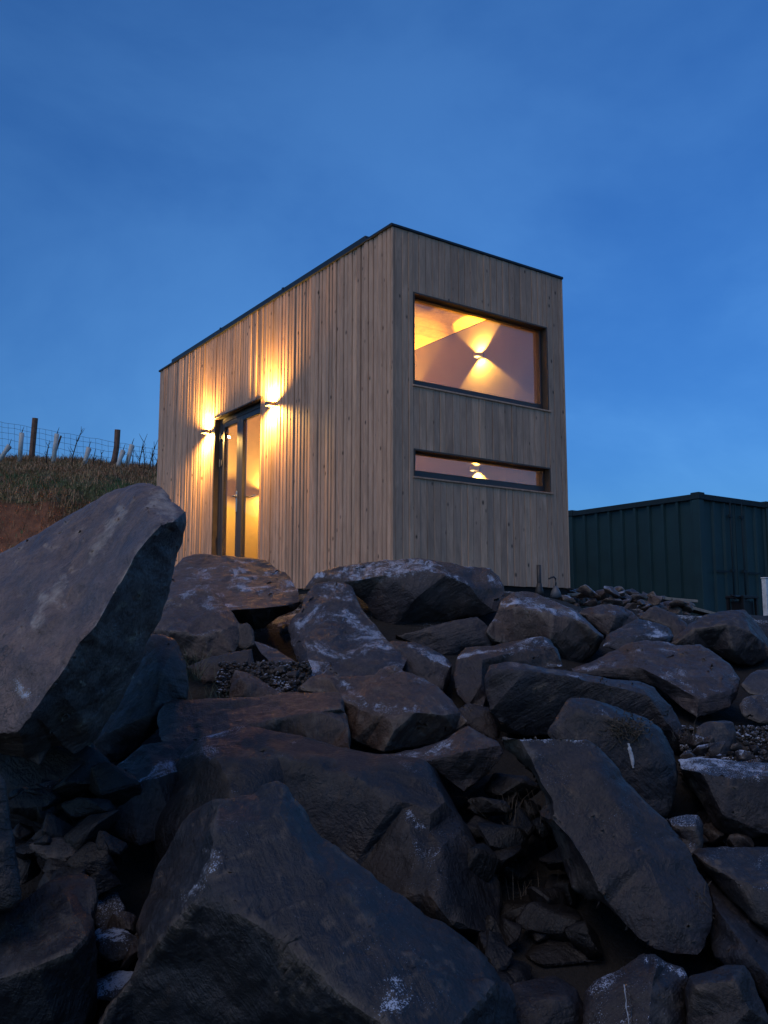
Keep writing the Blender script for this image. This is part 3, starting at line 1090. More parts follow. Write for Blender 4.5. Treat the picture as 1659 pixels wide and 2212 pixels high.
boulder('rounded purple-grey boulder tucked behind the leaning slab', 3.9,
        [(280, 1480), (325, 1372), (360, 1371), (384, 1388), (398, 1430), (404, 1480), (404, 1512), (380, 1540), (345, 1575), (300, 1620), (230, 1650), (200, 1600)],
        [[(330, 1400, -.02), (350, 1450, -.1), (330, 1540, -.1)]], tilt=0.5, thick=0.5, frost=0.1, tone=0.4, bri=1.10)
boulder('frosted broad boulder on the crest below the cabin corner', 6.05,
        [(650, 1275), (672, 1245), (684, 1232), (732, 1221), (792, 1213), (904, 1206), (956, 1213), (1017, 1221), (1061, 1225), (1083, 1243), (1095, 1268), (1093, 1295), (1076, 1325), (1030, 1335, .1), (982, 1344, .15), (908, 1354, .2), (844, 1371, .2), (812, 1341, .15), (784, 1301, .1), (756, 1278), (700, 1275)],
        [[(672, 1248, 0), (760, 1255, -.1), (832, 1240, -.16), (912, 1228, -.2), (964, 1241, -.2), (1013, 1260, -.16), (1028, 1269, -.12), (1040, 1300, -.05)], [(912, 1228, -.2), (900, 1290, -.1)]],
        marks=[('f',24,[(720,1238),(800,1228),(905,1218)]),('f',7,[(925,1222),(965,1237),(1015,1259)]),('p',10,[(760,1260),(830,1245)])], tilt=0.8, thick=0.6, frost=0.7, tone=0.55, bri=1.10, bulge=0.03)
boulder('sloping purple slab leaning down from the frosted crest boulder', 4.95,
        [(655, 1290), (680, 1258), (720, 1254), (756, 1261), (784, 1313), (812, 1349), (844, 1385), (866, 1407), (882, 1422), (870, 1450), (780, 1475), (700, 1480), (664, 1472), (644, 1437, .1), (626, 1390, .1), (621, 1357, .08), (628, 1337, .05), (648, 1318)],
        [[(665, 1297, -.03), (636, 1352, 0), (662, 1412, -.03), (668, 1465, -.03)], [(665, 1297, -.03), (760, 1295, -.04)], [(700, 1420, -.08), (820, 1430, -.06)]],
        marks=[('f',10,[(700,1264),(740,1263)]),('f',8,[(690,1286),(760,1289)]),('f',14,[(755,1340),(800,1360)]),('f',8,[(664,1392),(705,1409)]),('p',7,[(768,1290),(812,1352),(850,1395)])], tilt=2.0, thick=0.4, frost=0.34, tone=0.28, bri=1.23, bulge=0.02)
boulder('dark stone in the shade under the frosted crest boulder', 5.45,
        [(850, 1375), (930, 1350), (1030, 1332), (1065, 1370), (1060, 1402), (995, 1405), (985, 1435), (950, 1420), (900, 1395)], tilt=0.3, thick=0.4, frost=0.0, tone=0.4, bri=0.98)
boulder('small purple boulder right of the sloping slab, frost along its top', 4.8,
        [(840, 1385), (870, 1383), (908, 1393), (956, 1415), (980, 1437), (977, 1470), (950, 1505), (900, 1495), (850, 1440)],
        [[(850, 1400, -.03), (910, 1415, -.08), (970, 1442, -.05)]], marks=[('f',6,[(880,1396),(920,1408),(955,1420)])], tilt=1.0, thick=0.4, frost=0.35, tone=0.3, bri=1.10)
boulder('long flat red-brown slab left of the peaked boulder', 3.6,
        [(340, 1590), (345, 1545), (356, 1513), (404, 1513), (492, 1510), (560, 1506), (640, 1495), (700, 1488), (737, 1500), (744, 1540), (755, 1570), (763, 1600), (760, 1625, .1), (700, 1620, .15), (600, 1600, .1), (520, 1592), (430, 1597), (352, 1602)],
        [[(440, 1590, -.02), (500, 1577, -.05), (612, 1549, -.10), (690, 1538, -.12), (736, 1532, -.08)]],
        tilt=2.2, thick=0.45, frost=0.12, tone=0.95, bri=1.10, bulge=0.02)
boulder('peaked red-brown boulder in the middle with curved frost line', 3.85,
        [(640, 1490), (676, 1465), (696, 1457), (732, 1465), (808, 1461), (832, 1443), (856, 1439), (872, 1453), (912, 1469), (948, 1489), (972, 1513), (995, 1540), (1011, 1558), (985, 1580, .08), (950, 1600, .12), (900, 1618, .15), (811, 1628, .15), (787, 1614, .1), (763, 1600, .06), (745, 1540), (735, 1500)],
        [[(712, 1469, -.02), (740, 1508, -.10), (785, 1520, -.14), (835, 1535, -.17), (900, 1538, -.17), (960, 1545, -.1)], [(835, 1535, -.17), (850, 1580, -.1), (830, 1620, .02)]],
        marks=[('f',8,[(740,1475),(765,1500),(800,1522),(850,1532),(900,1533)]),('p',8,[(885,1578),(920,1586)]),('p',8,[(735,1505),(750,1560)])], tilt=1.4, thick=0.5, frost=0.30, tone=0.95, bri=1.23, bulge=0.03)
boulder('frost dusted stone behind the left end of the long dark boulder', 3.2,
        [(215, 1680), (270, 1640), (310, 1606), (400, 1590), (440, 1600), (420, 1625), (400, 1660), (390, 1720, .05), (380, 1800, .15), (300, 1830, .15), (230, 1800, .12), (205, 1730, .06)],
        [[(225, 1690, -.02), (280, 1690, -.08), (340, 1680, -.08), (392, 1662, -.03)]], tilt=1.4, thick=0.4, frost=0.4, tone=0.5, bri=0.6, bulge=0.02)
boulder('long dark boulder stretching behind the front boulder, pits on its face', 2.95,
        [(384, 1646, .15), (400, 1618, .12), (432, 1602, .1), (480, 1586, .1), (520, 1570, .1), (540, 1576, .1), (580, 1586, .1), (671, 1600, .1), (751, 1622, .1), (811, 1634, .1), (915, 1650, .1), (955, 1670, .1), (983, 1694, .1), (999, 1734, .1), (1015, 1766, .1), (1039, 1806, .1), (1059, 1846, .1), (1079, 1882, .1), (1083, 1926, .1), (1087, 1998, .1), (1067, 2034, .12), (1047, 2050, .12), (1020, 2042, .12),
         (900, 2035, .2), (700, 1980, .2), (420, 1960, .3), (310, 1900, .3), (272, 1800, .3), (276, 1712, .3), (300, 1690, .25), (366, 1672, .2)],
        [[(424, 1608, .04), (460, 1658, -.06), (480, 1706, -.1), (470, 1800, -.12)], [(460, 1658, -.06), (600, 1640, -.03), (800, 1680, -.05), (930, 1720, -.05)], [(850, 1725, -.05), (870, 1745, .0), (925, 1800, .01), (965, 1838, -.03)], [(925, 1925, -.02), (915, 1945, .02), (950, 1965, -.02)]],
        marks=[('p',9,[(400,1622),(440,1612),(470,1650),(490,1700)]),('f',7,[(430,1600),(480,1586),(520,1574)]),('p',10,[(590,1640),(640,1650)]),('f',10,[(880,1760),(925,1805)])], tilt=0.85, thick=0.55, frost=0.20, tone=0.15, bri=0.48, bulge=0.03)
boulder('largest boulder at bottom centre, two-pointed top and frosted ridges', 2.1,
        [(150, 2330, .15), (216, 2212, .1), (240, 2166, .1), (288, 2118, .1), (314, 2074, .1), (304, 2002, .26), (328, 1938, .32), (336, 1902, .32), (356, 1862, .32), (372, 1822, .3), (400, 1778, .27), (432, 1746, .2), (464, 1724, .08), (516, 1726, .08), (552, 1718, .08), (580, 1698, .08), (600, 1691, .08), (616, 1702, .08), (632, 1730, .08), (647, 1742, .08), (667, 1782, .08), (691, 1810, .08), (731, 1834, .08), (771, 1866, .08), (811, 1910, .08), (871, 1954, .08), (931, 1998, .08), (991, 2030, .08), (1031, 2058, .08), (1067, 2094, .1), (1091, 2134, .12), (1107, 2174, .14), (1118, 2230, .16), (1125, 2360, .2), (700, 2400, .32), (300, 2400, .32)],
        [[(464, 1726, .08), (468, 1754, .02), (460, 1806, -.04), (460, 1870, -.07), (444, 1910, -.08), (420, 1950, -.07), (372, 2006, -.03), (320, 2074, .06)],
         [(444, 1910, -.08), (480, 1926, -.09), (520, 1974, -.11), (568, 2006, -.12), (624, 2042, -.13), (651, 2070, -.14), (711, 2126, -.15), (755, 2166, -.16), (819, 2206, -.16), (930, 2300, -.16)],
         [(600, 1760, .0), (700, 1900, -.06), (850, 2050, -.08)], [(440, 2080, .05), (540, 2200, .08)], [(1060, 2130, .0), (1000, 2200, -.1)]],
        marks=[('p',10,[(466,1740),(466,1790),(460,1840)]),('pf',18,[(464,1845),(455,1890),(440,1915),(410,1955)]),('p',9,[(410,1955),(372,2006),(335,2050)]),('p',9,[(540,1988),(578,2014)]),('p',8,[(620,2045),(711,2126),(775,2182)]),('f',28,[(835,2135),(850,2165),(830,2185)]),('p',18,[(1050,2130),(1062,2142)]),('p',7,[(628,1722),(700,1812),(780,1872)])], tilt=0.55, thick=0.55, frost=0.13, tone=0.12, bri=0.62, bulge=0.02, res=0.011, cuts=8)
boulder('tall slab right of centre with pale left edge, standing on its end', 2.75,
        [(1079, 1594), (1115, 1590), (1167, 1592), (1267, 1594), (1295, 1612), (1327, 1650), (1347, 1678), (1379, 1710), (1411, 1746), (1443, 1768), (1467, 1802), (1491, 1838), (1511, 1886), (1531, 1910), (1541, 1950), (1539, 2006), (1527, 2046), (1511, 2066), (1455, 2066), (1415, 2058), (1375, 2034), (1347, 2002), (1307, 1962), (1267, 1950, .1), (1235, 1918, .12), (1219, 1886, .14), (1203, 1834, .15), (1187, 1786, .13), (1163, 1762, .13), (1161, 1750, .13), (1178, 1738, .1), (1171, 1714, .1), (1143, 1670, .1), (1119, 1646, .1), (1091, 1622, .08)],
        [[(1167, 1598, 0), (1147, 1638, -.03), (1167, 1694, -.05), (1193, 1734, -.05), (1191, 1774, -.05), (1235, 1822, -.06), (1267, 1874, -.06), (1291, 1926, -.05), (1312, 1956, -.02)], [(1300, 1680, -.05), (1400, 1850, -.06), (1450, 1990, -.04)]],
        marks=[('f',6,[(1130,1592),(1200,1592),(1260,1595)]),('p',30,[(1105,1606),(1135,1628)]),('p',13,[(1120,1642),(1160,1700),(1183,1740)]),('p',22,[(1188,1782),(1215,1840),(1240,1890),(1275,1938)]),('p',6,[(1280,1600),(1345,1680),(1440,1770)])], tilt=0.75, thick=0.40, frost=0.16, tone=0.42, bri=0.72, bulge=0.02, res=0.013, cuts=9)
boulder('dark boulder behind the tall slab, white streak and roots on its face', 3.35,
        [(1178, 1590), (1202, 1551), (1222, 1518), (1233, 1508), (1270, 1512), (1303, 1520), (1350, 1530), (1413, 1560), (1440, 1595), (1461, 1634), (1459, 1690), (1450, 1730), (1440, 1764), (1400, 1770), (1320, 1720), (1240, 1660)],
        [[(1233, 1515, -.02), (1225, 1560, -.05), (1250, 1620, -.05)], [(1260, 1535, -.06), (1360, 1565, -.08), (1430, 1640, -.06)]], marks=[('p',8,[(1230,1512),(1215,1540),(1192,1574)])], tilt=0.5, thick=0.5, frost=0.22, tone=0.15, bri=0.68, bulge=0.04)
boulder('long dark block right of centre with flat front face', 4.05,
        [(1046, 1462), (1057, 1438), (1092, 1430), (1140, 1434), (1219, 1445), (1325, 1465), (1382, 1472), (1417, 1485), (1453, 1529), (1475, 1575), (1483, 1612), (1466, 1636, .1), (1400, 1630, .1), (1300, 1605, .1), (1180, 1592, .1), (1130, 1594, .1), (1075, 1582, .1), (1055, 1540), (1048, 1500)],
        [[(1060, 1446, -.06), (1140, 1446, -.1), (1220, 1458, -.1), (1330, 1480, -.1), (1400, 1500, -.1), (1440, 1560, -.06)]], marks=[('p',9,[(1105,1434),(1150,1440),(1215,1450)]),('f',7,[(1225,1452),(1260,1456)])], tilt=0.5, thick=0.5, frost=0.18, tone=0.3, bri=0.94, bulge=0.04)
boulder('cracked boulder with a slanting frosted top, left of centre right', 4.65,
        [(977, 1462), (986, 1419), (1004, 1397), (1057, 1395), (1105, 1384), (1167, 1373), (1193, 1376), (1205, 1402), (1218, 1440), (1150, 1450), (1090, 1450), (1058, 1460), (1052, 1500), (1045, 1532), (1010, 1527), (985, 1500)],
        [[(990, 1425, -.03), (1043, 1425, -.10), (1110, 1407, -.10), (1198, 1400, -.04)], [(1043, 1425, -.1), (1040, 1480, -.06)]], marks=[('f',13,[(1085,1405),(1120,1392),(1178,1380)])], tilt=1.2, thick=0.45, frost=0.4, tone=0.5, bri=0.78, bulge=0.03)
boulder('tawny topped rounded boulder below the right window', 5.45,
        [(1050, 1366), (1074, 1322), (1083, 1298), (1105, 1285), (1118, 1275), (1149, 1280), (1193, 1298), (1237, 1318), (1281, 1342), (1310, 1370), (1303, 1388, .1), (1281, 1410, .15), (1237, 1434, .2), (1214, 1441, .2), (1190, 1410, .15), (1150, 1394, .1), (1110, 1392, .1), (1061, 1384, .05)],
        [[(1080, 1312, -.02), (1112, 1312, -.12), (1168, 1322, -.16), (1190, 1328, -.16), (1240, 1338, -.12), (1290, 1365, -.04)], [(1168, 1322, -.16), (1195, 1380, -.05)]], marks=[('f',12,[(1095,1296),(1125,1301),(1162,1312)]),('p',10,[(1118,1280),(1190,1310),(1240,1328)])], tilt=1.1, thick=0.5, frost=0.5, tone=0.9, bri=1.23, bulge=0.03)
boulder('wide brown boulder with mossy hollows on the right', 4.75,
        [(1228, 1443), (1255, 1432), (1303, 1410), (1347, 1390), (1395, 1381), (1444, 1384), (1461, 1392), (1514, 1390), (1536, 1403), (1580, 1436), (1602, 1467), (1598, 1502), (1580, 1529), (1545, 1542), (1505, 1556), (1479, 1538), (1439, 1502), (1417, 1485), (1382, 1474), (1325, 1466), (1240, 1455)],
        [[(1300, 1440, -.06), (1380, 1440, -.12), (1440, 1470, -.15), (1510, 1510, -.12)], [(1461, 1395, 0), (1440, 1420, -.05), (1540, 1460, -.12), (1580, 1490, -.08)]], marks=[('f',14,[(1240,1442),(1290,1430),(1312,1424)]),('p',8,[(1490,1540),(1510,1552)])], tilt=1.5, thick=0.5, frost=0.26, tone=0.7, bri=1.23, bulge=0.03)
boulder('dark wedge stone with a frosted patch above the wide brown boulder', 5.4,
        [(1300, 1397), (1310, 1370), (1334, 1357), (1378, 1335), (1422, 1346), (1448, 1357), (1456, 1375), (1444, 1392), (1395, 1396), (1340, 1408)],
        [[(1320, 1378, -.04), (1380, 1372, -.08), (1440, 1380, -.04)]], marks=[('f',9,[(1395,1376),(1430,1369)])], tilt=1.6, thick=0.4, frost=0.5, tone=0.1, bri=1.10)
boulder('blunt grey-brown stone behind the tawny topped boulder', 6.2,
        [(1250, 1325), (1281, 1311), (1312, 1304), (1345, 1311), (1366, 1323), (1382, 1338), (1335, 1362), (1312, 1375), (1280, 1350)],
        [[(1275, 1325, -.05), (1330, 1330, -.1)]], tilt=1.0, thick=0.4, frost=0.45, tone=0.6, bri=1.17)
boulder('dark hump-backed stone left of the big boulder at the far right', 6.2,
        [(1380, 1335), (1404, 1313), (1417, 1309), (1448, 1322), (1470, 1335), (1485, 1350), (1490, 1392), (1455, 1388), (1448, 1360), (1420, 1348)], tilt=1.0, thick=0.4, frost=0.12, tone=0.45, bri=0.98)
boulder('big dark boulder with flat crown at the far right edge', 5.75,
        [(1450, 1392), (1488, 1349), (1523, 1331), (1567, 1320), (1607, 1319), (1622, 1332), (1636, 1346), (1652, 1371), (1672, 1400), (1655, 1425, .1), (1620, 1439, .1), (1580, 1432, .1), (1536, 1405, .1), (1500, 1398)],
        [[(1500, 1360, -.06), (1570, 1350, -.14), (1625, 1365, -.1)], [(1570, 1350, -.14), (1580, 1400, -.06)]], tilt=0.8, thick=0.5, frost=0.12, tone=0.5, bri=0.98, bulge=0.05)
boulder('pale stone cut by the right edge of the picture', 4.6,
        [(1600, 1480), (1612, 1465), (1633, 1448), (1665, 1446), (1720, 1450), (1720, 1512), (1650, 1510), (1615, 1497)], tilt=1.2, thick=0.4, frost=0.2, tone=0.2, bri=1.43)
boulder('low dark stone under the pale right-edge stone', 4.35,
        [(1596, 1522), (1612, 1505), (1660, 1500), (1720, 1520), (1720, 1565), (1640, 1562), (1604, 1547)], tilt=1.0, thick=0.4, frost=0.3, tone=0.4, bri=0.98)
boulder('rounded dark cobble-like boulder in the frosty pocket at right', 3.85,
        [(1497, 1599), (1505, 1573), (1523, 1560), (1558, 1555), (1585, 1560), (1589, 1586), (1585, 1621), (1554, 1639), (1514, 1626)], tilt=0.5, thick=0.3, frost=0.1, tone=0.1, bri=0.98, bulge=0.14)
boulder('block with frost along its top at the right edge', 3.25,
        [(1463, 1640), (1500, 1635), (1560, 1640), (1640, 1648), (1730, 1650), (1730, 1805), (1655, 1802), (1619, 1812, .05), (1571, 1803, .08), (1539, 1782, .1), (1515, 1734, .1), (1475, 1686, .08)],
        [[(1470, 1660, -.04), (1515, 1670, -.10), (1587, 1678, -.12), (1730, 1670, -.12)], [(1515, 1670, -.1), (1560, 1760, -.05)]], marks=[('f',20,[(1480,1648),(1540,1658),(1640,1662)]),('p',10,[(1490,1690),(1520,1730)])], tilt=0.9, thick=0.5, frost=0.85, tone=0.3, bri=0.8, bulge=0.02)
boulder('small frost-capped stone beside the tall slab', 2.95,
        [(1440, 1770), (1475, 1762), (1507, 1760), (1518, 1782), (1518, 1830), (1490, 1855), (1460, 1805)], [[(1455, 1785, -.03), (1500, 1785, -.05)]], tilt=1.0, thick=0.3, frost=0.95, tone=0.3, bri=0.75)
boulder('dark slanting boulder at the right edge under the frosted block', 2.75,
        [(1495, 1838), (1560, 1830), (1640, 1832), (1740, 1840), (1740, 2030), (1640, 2000), (1580, 1940), (1530, 1885)],
        [[(1520, 1862, -.05), (1600, 1908, -.08), (1740, 1950, -.08)]], tilt=1.2, thick=0.45, frost=0.18, tone=0.1, bri=0.65)
boulder('blue-grey boulder whose flank runs down right of the tall slab', 2.55,
        [(1525, 1890), (1563, 1926), (1619, 1978), (1680, 2040), (1740, 2120), (1730, 2230), (1620, 2130), (1540, 2070), (1528, 1990)],
        [[(1545, 1960, -.06), (1620, 2060, -.08), (1700, 2150, -.06)]], tilt=1.3, thick=0.45, frost=0.1, tone=0.1, bri=0.7)
boulder('boulder in the bottom right corner with rounded top', 2.2,
        [(1482, 2135), (1491, 2110), (1527, 2102), (1571, 2086), (1607, 2086), (1619, 2102), (1635, 2150), (1665, 2212), (1690, 2330), (1470, 2330), (1482, 2200)],
        [[(1500, 2130, -.05), (1590, 2115, -.08), (1620, 2180, -.06)]], marks=[('p',8,[(1600,2092),(1622,2108)])], tilt=0.6, thick=0.4, frost=0.1, tone=0.45, bri=0.6, bulge=0.05)
boulder('split boulder at the bottom edge with a frosty left half', 2.25,
        [(1263, 2142), (1283, 2118), (1335, 2094), (1383, 2060), (1415, 2058), (1443, 2078), (1475, 2090), (1490, 2114), (1487, 2160), (1475, 2330), (1270, 2330), (1258, 2220)],
        [[(1405, 2065, 0), (1420, 2085, -.06), (1408, 2140, -.07), (1392, 2330, -.06)], [(1290, 2140, -.02), (1400, 2110, -.05)]], marks=[('p',40,[(1435,2150),(1432,2210)]),('f',18,[(1290,2132),(1330,2106)]),('f',10,[(1395,2066),(1440,2086),(1478,2100)])], tilt=0.8, thick=0.4, frost=0.4, tone=0.5, bri=0.6, bulge=0.03)
boulder('gritty low stone at the bottom edge right of the front boulder', 2.3,
        [(1075, 2145), (1110, 2122), (1155, 2118), (1200, 2112), (1243, 2138), (1265, 2180), (1285, 2240), (1285, 2330), (1080, 2330)], [[(1110, 2160, -.06), (1220, 2160, -.08)]], tilt=0.9, thick=0.4, frost=0.2, tone=0.4, bri=0.5)
boulder('boulder in the bottom left corner with pale scrapes', 2.15,
        [(-100, 1990, .1), (0, 1970, .1), (32, 1962, .1), (72, 1934, .1), (120, 1898, .1), (180, 1886, .1), (198, 1896, .1), (206, 1926, .1), (208, 1990, .06), (214, 2022, .06), (216, 2106, .1), (214, 2160, .12), (150, 2330, .2), (-100, 2330, .2)],
        [[(-100, 2120, -.04), (0, 2114, -.05), (80, 2086, -.07), (152, 2058, -.07), (188, 2022, -.04), (205, 1990, .02)]], marks=[('p',20,[(130,1972),(142,1988)]),('p',20,[(75,2052),(110,2036),(125,2026)]),('p',12,[(65,2000),(75,2006)])], tilt=0.7, thick=0.45, frost=0.12, tone=0.1, bri=0.58, bulge=0.03)
boulder('narrow slab edge at the left margin above the corner boulder', 2.15,
        [(-110, 1650), (-10, 1655), (8, 1694), (16, 1746), (24, 1798), (36, 1874), (43, 1942), (32, 1960), (-20, 1978), (-110, 1990)], tilt=0.3, thick=0.4, frost=0.05, tone=0.2, bri=0.5)
boulder('dim rounded stone in the dark hollow at the left', 2.85,
        [(60, 1825), (80, 1812), (104, 1806), (152, 1806), (172, 1822), (170, 1850), (140, 1868), (104, 1858), (76, 1848)], tilt=0.7, thick=0.3, frost=0.05, tone=0.1, bri=0.8, bulge=0.12)
boulder('brown stone with specks of frost left of the front boulder', 2.7,
        [(195, 1940), (225, 1926), (256, 1928), (272, 1960), (274, 1990), (250, 2015), (205, 2010)], tilt=1.0, thick=0.3, frost=0.4, tone=0.4, bri=0.5)
boulder('frost-speckled dark stone between the corner boulder and the front boulder', 2.5,
        [(205, 2020), (235, 2006), (262, 2002), (302, 2030), (300, 2065), (235, 2080), (208, 2060)], tilt=1.2, thick=0.3, frost=0.55, tone=0.2, bri=0.4)
boulder('low frosted stone at the foot of the front boulder, left side', 2.35,
        [(205, 2120), (240, 2102), (275, 2100), (300, 2100), (290, 2140), (250, 2165), (205, 2160)], tilt=1.4, thick=0.3, frost=0.9, tone=0.3, bri=0.6)
boulder('brown stone wedged right of the peaked boulder, frost at its left end', 3.35,
        [(815, 1634), (900, 1618), (960, 1595), (1011, 1566), (1039, 1582), (1079, 1602), (1087, 1626), (1051, 1674, .1), (1003, 1714, .15), (975, 1692, .1), (915, 1655, .05)],
        [[(850, 1634, 0), (920, 1645, -.05), (1000, 1622, -.10), (1079, 1610, -.03)]], marks=[('p',12,[(1015,1572),(1062,1600)]),('f',14,[(850,1636),(920,1630),(970,1606)])], tilt=1.6, thick=0.4, frost=0.55, tone=0.8, bri=0.85, bulge=0.02)
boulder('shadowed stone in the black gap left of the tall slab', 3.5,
        [(1000, 1725), (1060, 1685), (1120, 1700), (1165, 1800), (1155, 1880), (1060, 1890), (1040, 1800)], tilt=0.6, thick=0.4, frost=0.0, tone=0.2, bri=0.45)  # low brightness puts the shade of the gap into the stone's colour
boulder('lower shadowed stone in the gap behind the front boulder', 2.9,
        [(1050, 2060), (1100, 1990), (1200, 1960), (1290, 2000), (1340, 2060), (1290, 2110), (1180, 2125), (1080, 2125)], tilt=0.9, thick=0.4, frost=0.0, tone=0.2, bri=0.35)  # coloured dark too, standing in for shade in the gap
boulder('boulder coloured dark as shade in the hollow under the leaning slab', 3.35,
        [(-110, 1600), (60, 1600), (200, 1600), (250, 1660), (262, 1750), (240, 1830), (150, 1840), (40, 1830), (-110, 1840)], [[(-60, 1720, -.05), (100, 1700, -.08), (210, 1740, -.05)]], tilt=0.2, thick=0.4, frost=0.0, tone=0.1, bri=0.35)  # added to fill the hollow; its near-black colour stands in for shade
boulder('stone in the shade below the cracked boulder', 4.3,
        [(985, 1532), (1010, 1518), (1060, 1530), (1080, 1580), (1075, 1606), (1040, 1588), (1000, 1562)], tilt=0.8, thick=0.4, frost=0.15, tone=0.3, bri=0.85)
boulder('pale wedge stone in the pocket under the door boulder', 4.6,
        [(548, 1384), (588, 1397), (625, 1420), (646, 1434), (618, 1444), (588, 1436), (560, 1408)], tilt=2.2, thick=0.22, frost=0.3, tone=0.0, bri=1.56, name='loose_stone', group='loose stones between the boulders')
boulder('tan three-sided stone on the long flat slab', 4.15,
        [(496, 1508), (500, 1470), (508, 1448), (532, 1452), (572, 1473), (612, 1500), (600, 1512)], [[(512, 1460, -.03), (535, 1480, -.05), (530, 1508, -.04)]], tilt=0.8, thick=0.25, frost=0.2, tone=0.9, bri=1.43, name='loose_stone', group='loose stones between the boulders')
boulder('dark block under the low boulder, in the grassy pocket', 4.5,
        [(400, 1440), (450, 1420), (500, 1408), (545, 1400), (552, 1440), (510, 1470), (440, 1480)], tilt=0.8, thick=0.3, frost=0.15, tone=0.6, bri=0.78, name='loose_stone', group='loose stones between the boulders')
boulder('squarish stone wedged below the right end of the door boulder', 4.95,
        [(510, 1352), (535, 1345), (548, 1362), (550, 1395), (530, 1405), (505, 1395)], tilt=0.6, thick=0.3, frost=0.1, tone=0.6, bri=0.98, name='loose_stone', group='loose stones between the boulders')
boulder('frost-covered stone glimpsed between door boulder and sloping slab', 6.0,
        [(555, 1362), (580, 1345), (610, 1332), (640, 1325), (642, 1365), (600, 1372)], tilt=2.5, thick=0.3, frost=1.0, tone=0.5, bri=1.04, name='loose_stone', group='loose stones between the boulders')


def surf(o, x, y):
    d = (at(x, y, 1.0) - CAM).normalized()
    ok, loc, nor, idx = o.ray_cast(CAM - o.location, d)
    return (loc, nor) if ok else (None, None)


def streak(o, pts, wid, name):
    """a pale vein or frozen runnel standing a few mm proud of the stone"""
    bm = bmesh.new()
    rows = []
    fine = []
    for (x0, y0), (x1, y1) in zip(pts, pts[1:]):
        for k in range(6):
            fine.append((x0 + (x1 - x0) * k / 6, y0 + (y1 - y0) * k / 6))
    nf = len(fine)
    for i, (x, y) in enumerate(fine):
        ww = wid * (0.35 + 0.65 * math.sin(math.pi * (i + 0.6) / (nf + 0.4))) * (1 + 0.5 * noise.noise(Vector((x * 0.2, y * 0.2, 0))))
        row = []
        for q in (-1, -0.4, 0.4, 1):
            p, n_ = surf(o, x + q * ww / 2 + 1.5 * noise.noise(Vector((x, y * 0.15, q))), y)
            if p is None:
                row = None
                break
            row.append(bm.verts.new(p + n_ * (0.006 if abs(q) < 0.9 else -0.004)))
        if row:
            rows.append(row)
    for a, b in zip(rows, rows[1:]):
        for k in range(3):
            bm.faces.new((a[k], a[k + 1], b[k + 1], b[k]))
    from_bm(name, bm, M['ice'], o, True)


bpy.context.view_layer.update()
BY = {o_['label']: o_ for o_ in ROCKS}
streak(BY['dark boulder behind the tall slab, white streak and roots on its face'], [(1358, 1606), (1361, 1622), (1366, 1640), (1368, 1662)], 11, 'pale_vein')
streak(BY['split boulder at the bottom edge with a frosty left half'], [(1352, 2128), (1357, 2155), (1360, 2185), (1364, 2230)], 13, 'ice_runnel')

# ------------------------------------------------------------------ loose stones, rubble, gravel
def chunk_mesh(seed, res=0.16):
    r = random.Random(seed)
    bm = bmesh.new()
    for _ in range(13):
        v = Vector((r.gauss(0, 1), r.gauss(0, 1), r.gauss(0, 1))).normalized() * r.uniform(0.75, 1.0)
        bm.verts.new((v.x * 0.5, v.y * 0.42, v.z * 0.30))
    h = bmesh.ops.convex_hull(bm, input=bm.verts)
    bmesh.ops.delete(bm, geom=[g_ for g_ in h['geom_interior'] if isinstance(g_, bmesh.types.BMVert)], context='VERTS')
    bmesh.ops.triangulate(bm, faces=bm.faces)
    bmesh.ops.bevel(bm, geom=list(bm.edges), offset=0.022, segments=1, affect='EDGES')
    bmesh.ops.triangulate(bm, faces=bm.faces)
    for _ in range(2):
        es = [e for e in bm.edges if e.calc_length() > res]
        bmesh.ops.subdivide_edges(bm, edges=es, cuts=1)
        bmesh.ops.triangulate(bm, faces=[f for f in bm.faces if len(f.verts) > 3])
    bm.normal_update()
    so = Vector((seed * 5.1, seed * 2.3, 0))
    for v in bm.verts:
        v.co += v.normal * noise.fractal((v.co + so) * 3.5, 0.9, 2.1, 3) * 0.035
    bmesh.ops.recalc_face_normals(bm, faces=bm.faces)
    me_ = bpy.data.meshes.new('stone')
    bm.to_mesh(me_)
    bm.free()
    me_.materials.append(M['rock'])
    me_.polygons.foreach_set('use_smooth', [True] * len(me_.polygons))
    try:
        me_.set_sharp_from_angle(angle=math.radians(32))
    except Exception:
        pass
    return me_


CH = [chunk_mesh(i + 11) for i in range(9)]


def stone(p, size, label, group, frost, tone, bri, flat=1.0, name='loose_stone'):
    o = bpy.data.objects.new(name, rnd.choice(CH))
    COL.objects.link(o)
    o.location = p
    o.scale = (size * rnd.uniform(0.8, 1.25), size * rnd.uniform(0.8, 1.2), size * flat * rnd.uniform(0.8, 1.3))
    o.rotation_euler = (rnd.uniform(-.5, .5), rnd.uniform(-.5, .5), rnd.uniform(0, 6.28))
    o.color = (frost, tone, bri, 1)
    tag(o, label, 'stone', group)
    return o


# heap of broken stone in front of the container
for k in range(110):
    u = rnd.random()
    px_ = 1215 + 275 * u
    Zk = rnd.uniform(8.4, 9.6)
    top = 1262 + 12 * abs(u - 0.35) / 0.35 if u < 0.5 else 1262 + 62 * (u - 0.4)
    py_ = top + rnd.random() ** 0.8 * max(10, 1322 - top) + 6
    p = at(px_, py_, Zk)
    stone(p, rnd.uniform(0.12, 0.28), 'small broken stone in the rubble heap in front of the green container', 'rubble heap', rnd.choice((0.1, 0.2, 0.6)), rnd.uniform(0.4, 1.0), rnd.uniform(1.0, 1.7), 0.75, 'rubble_stone')
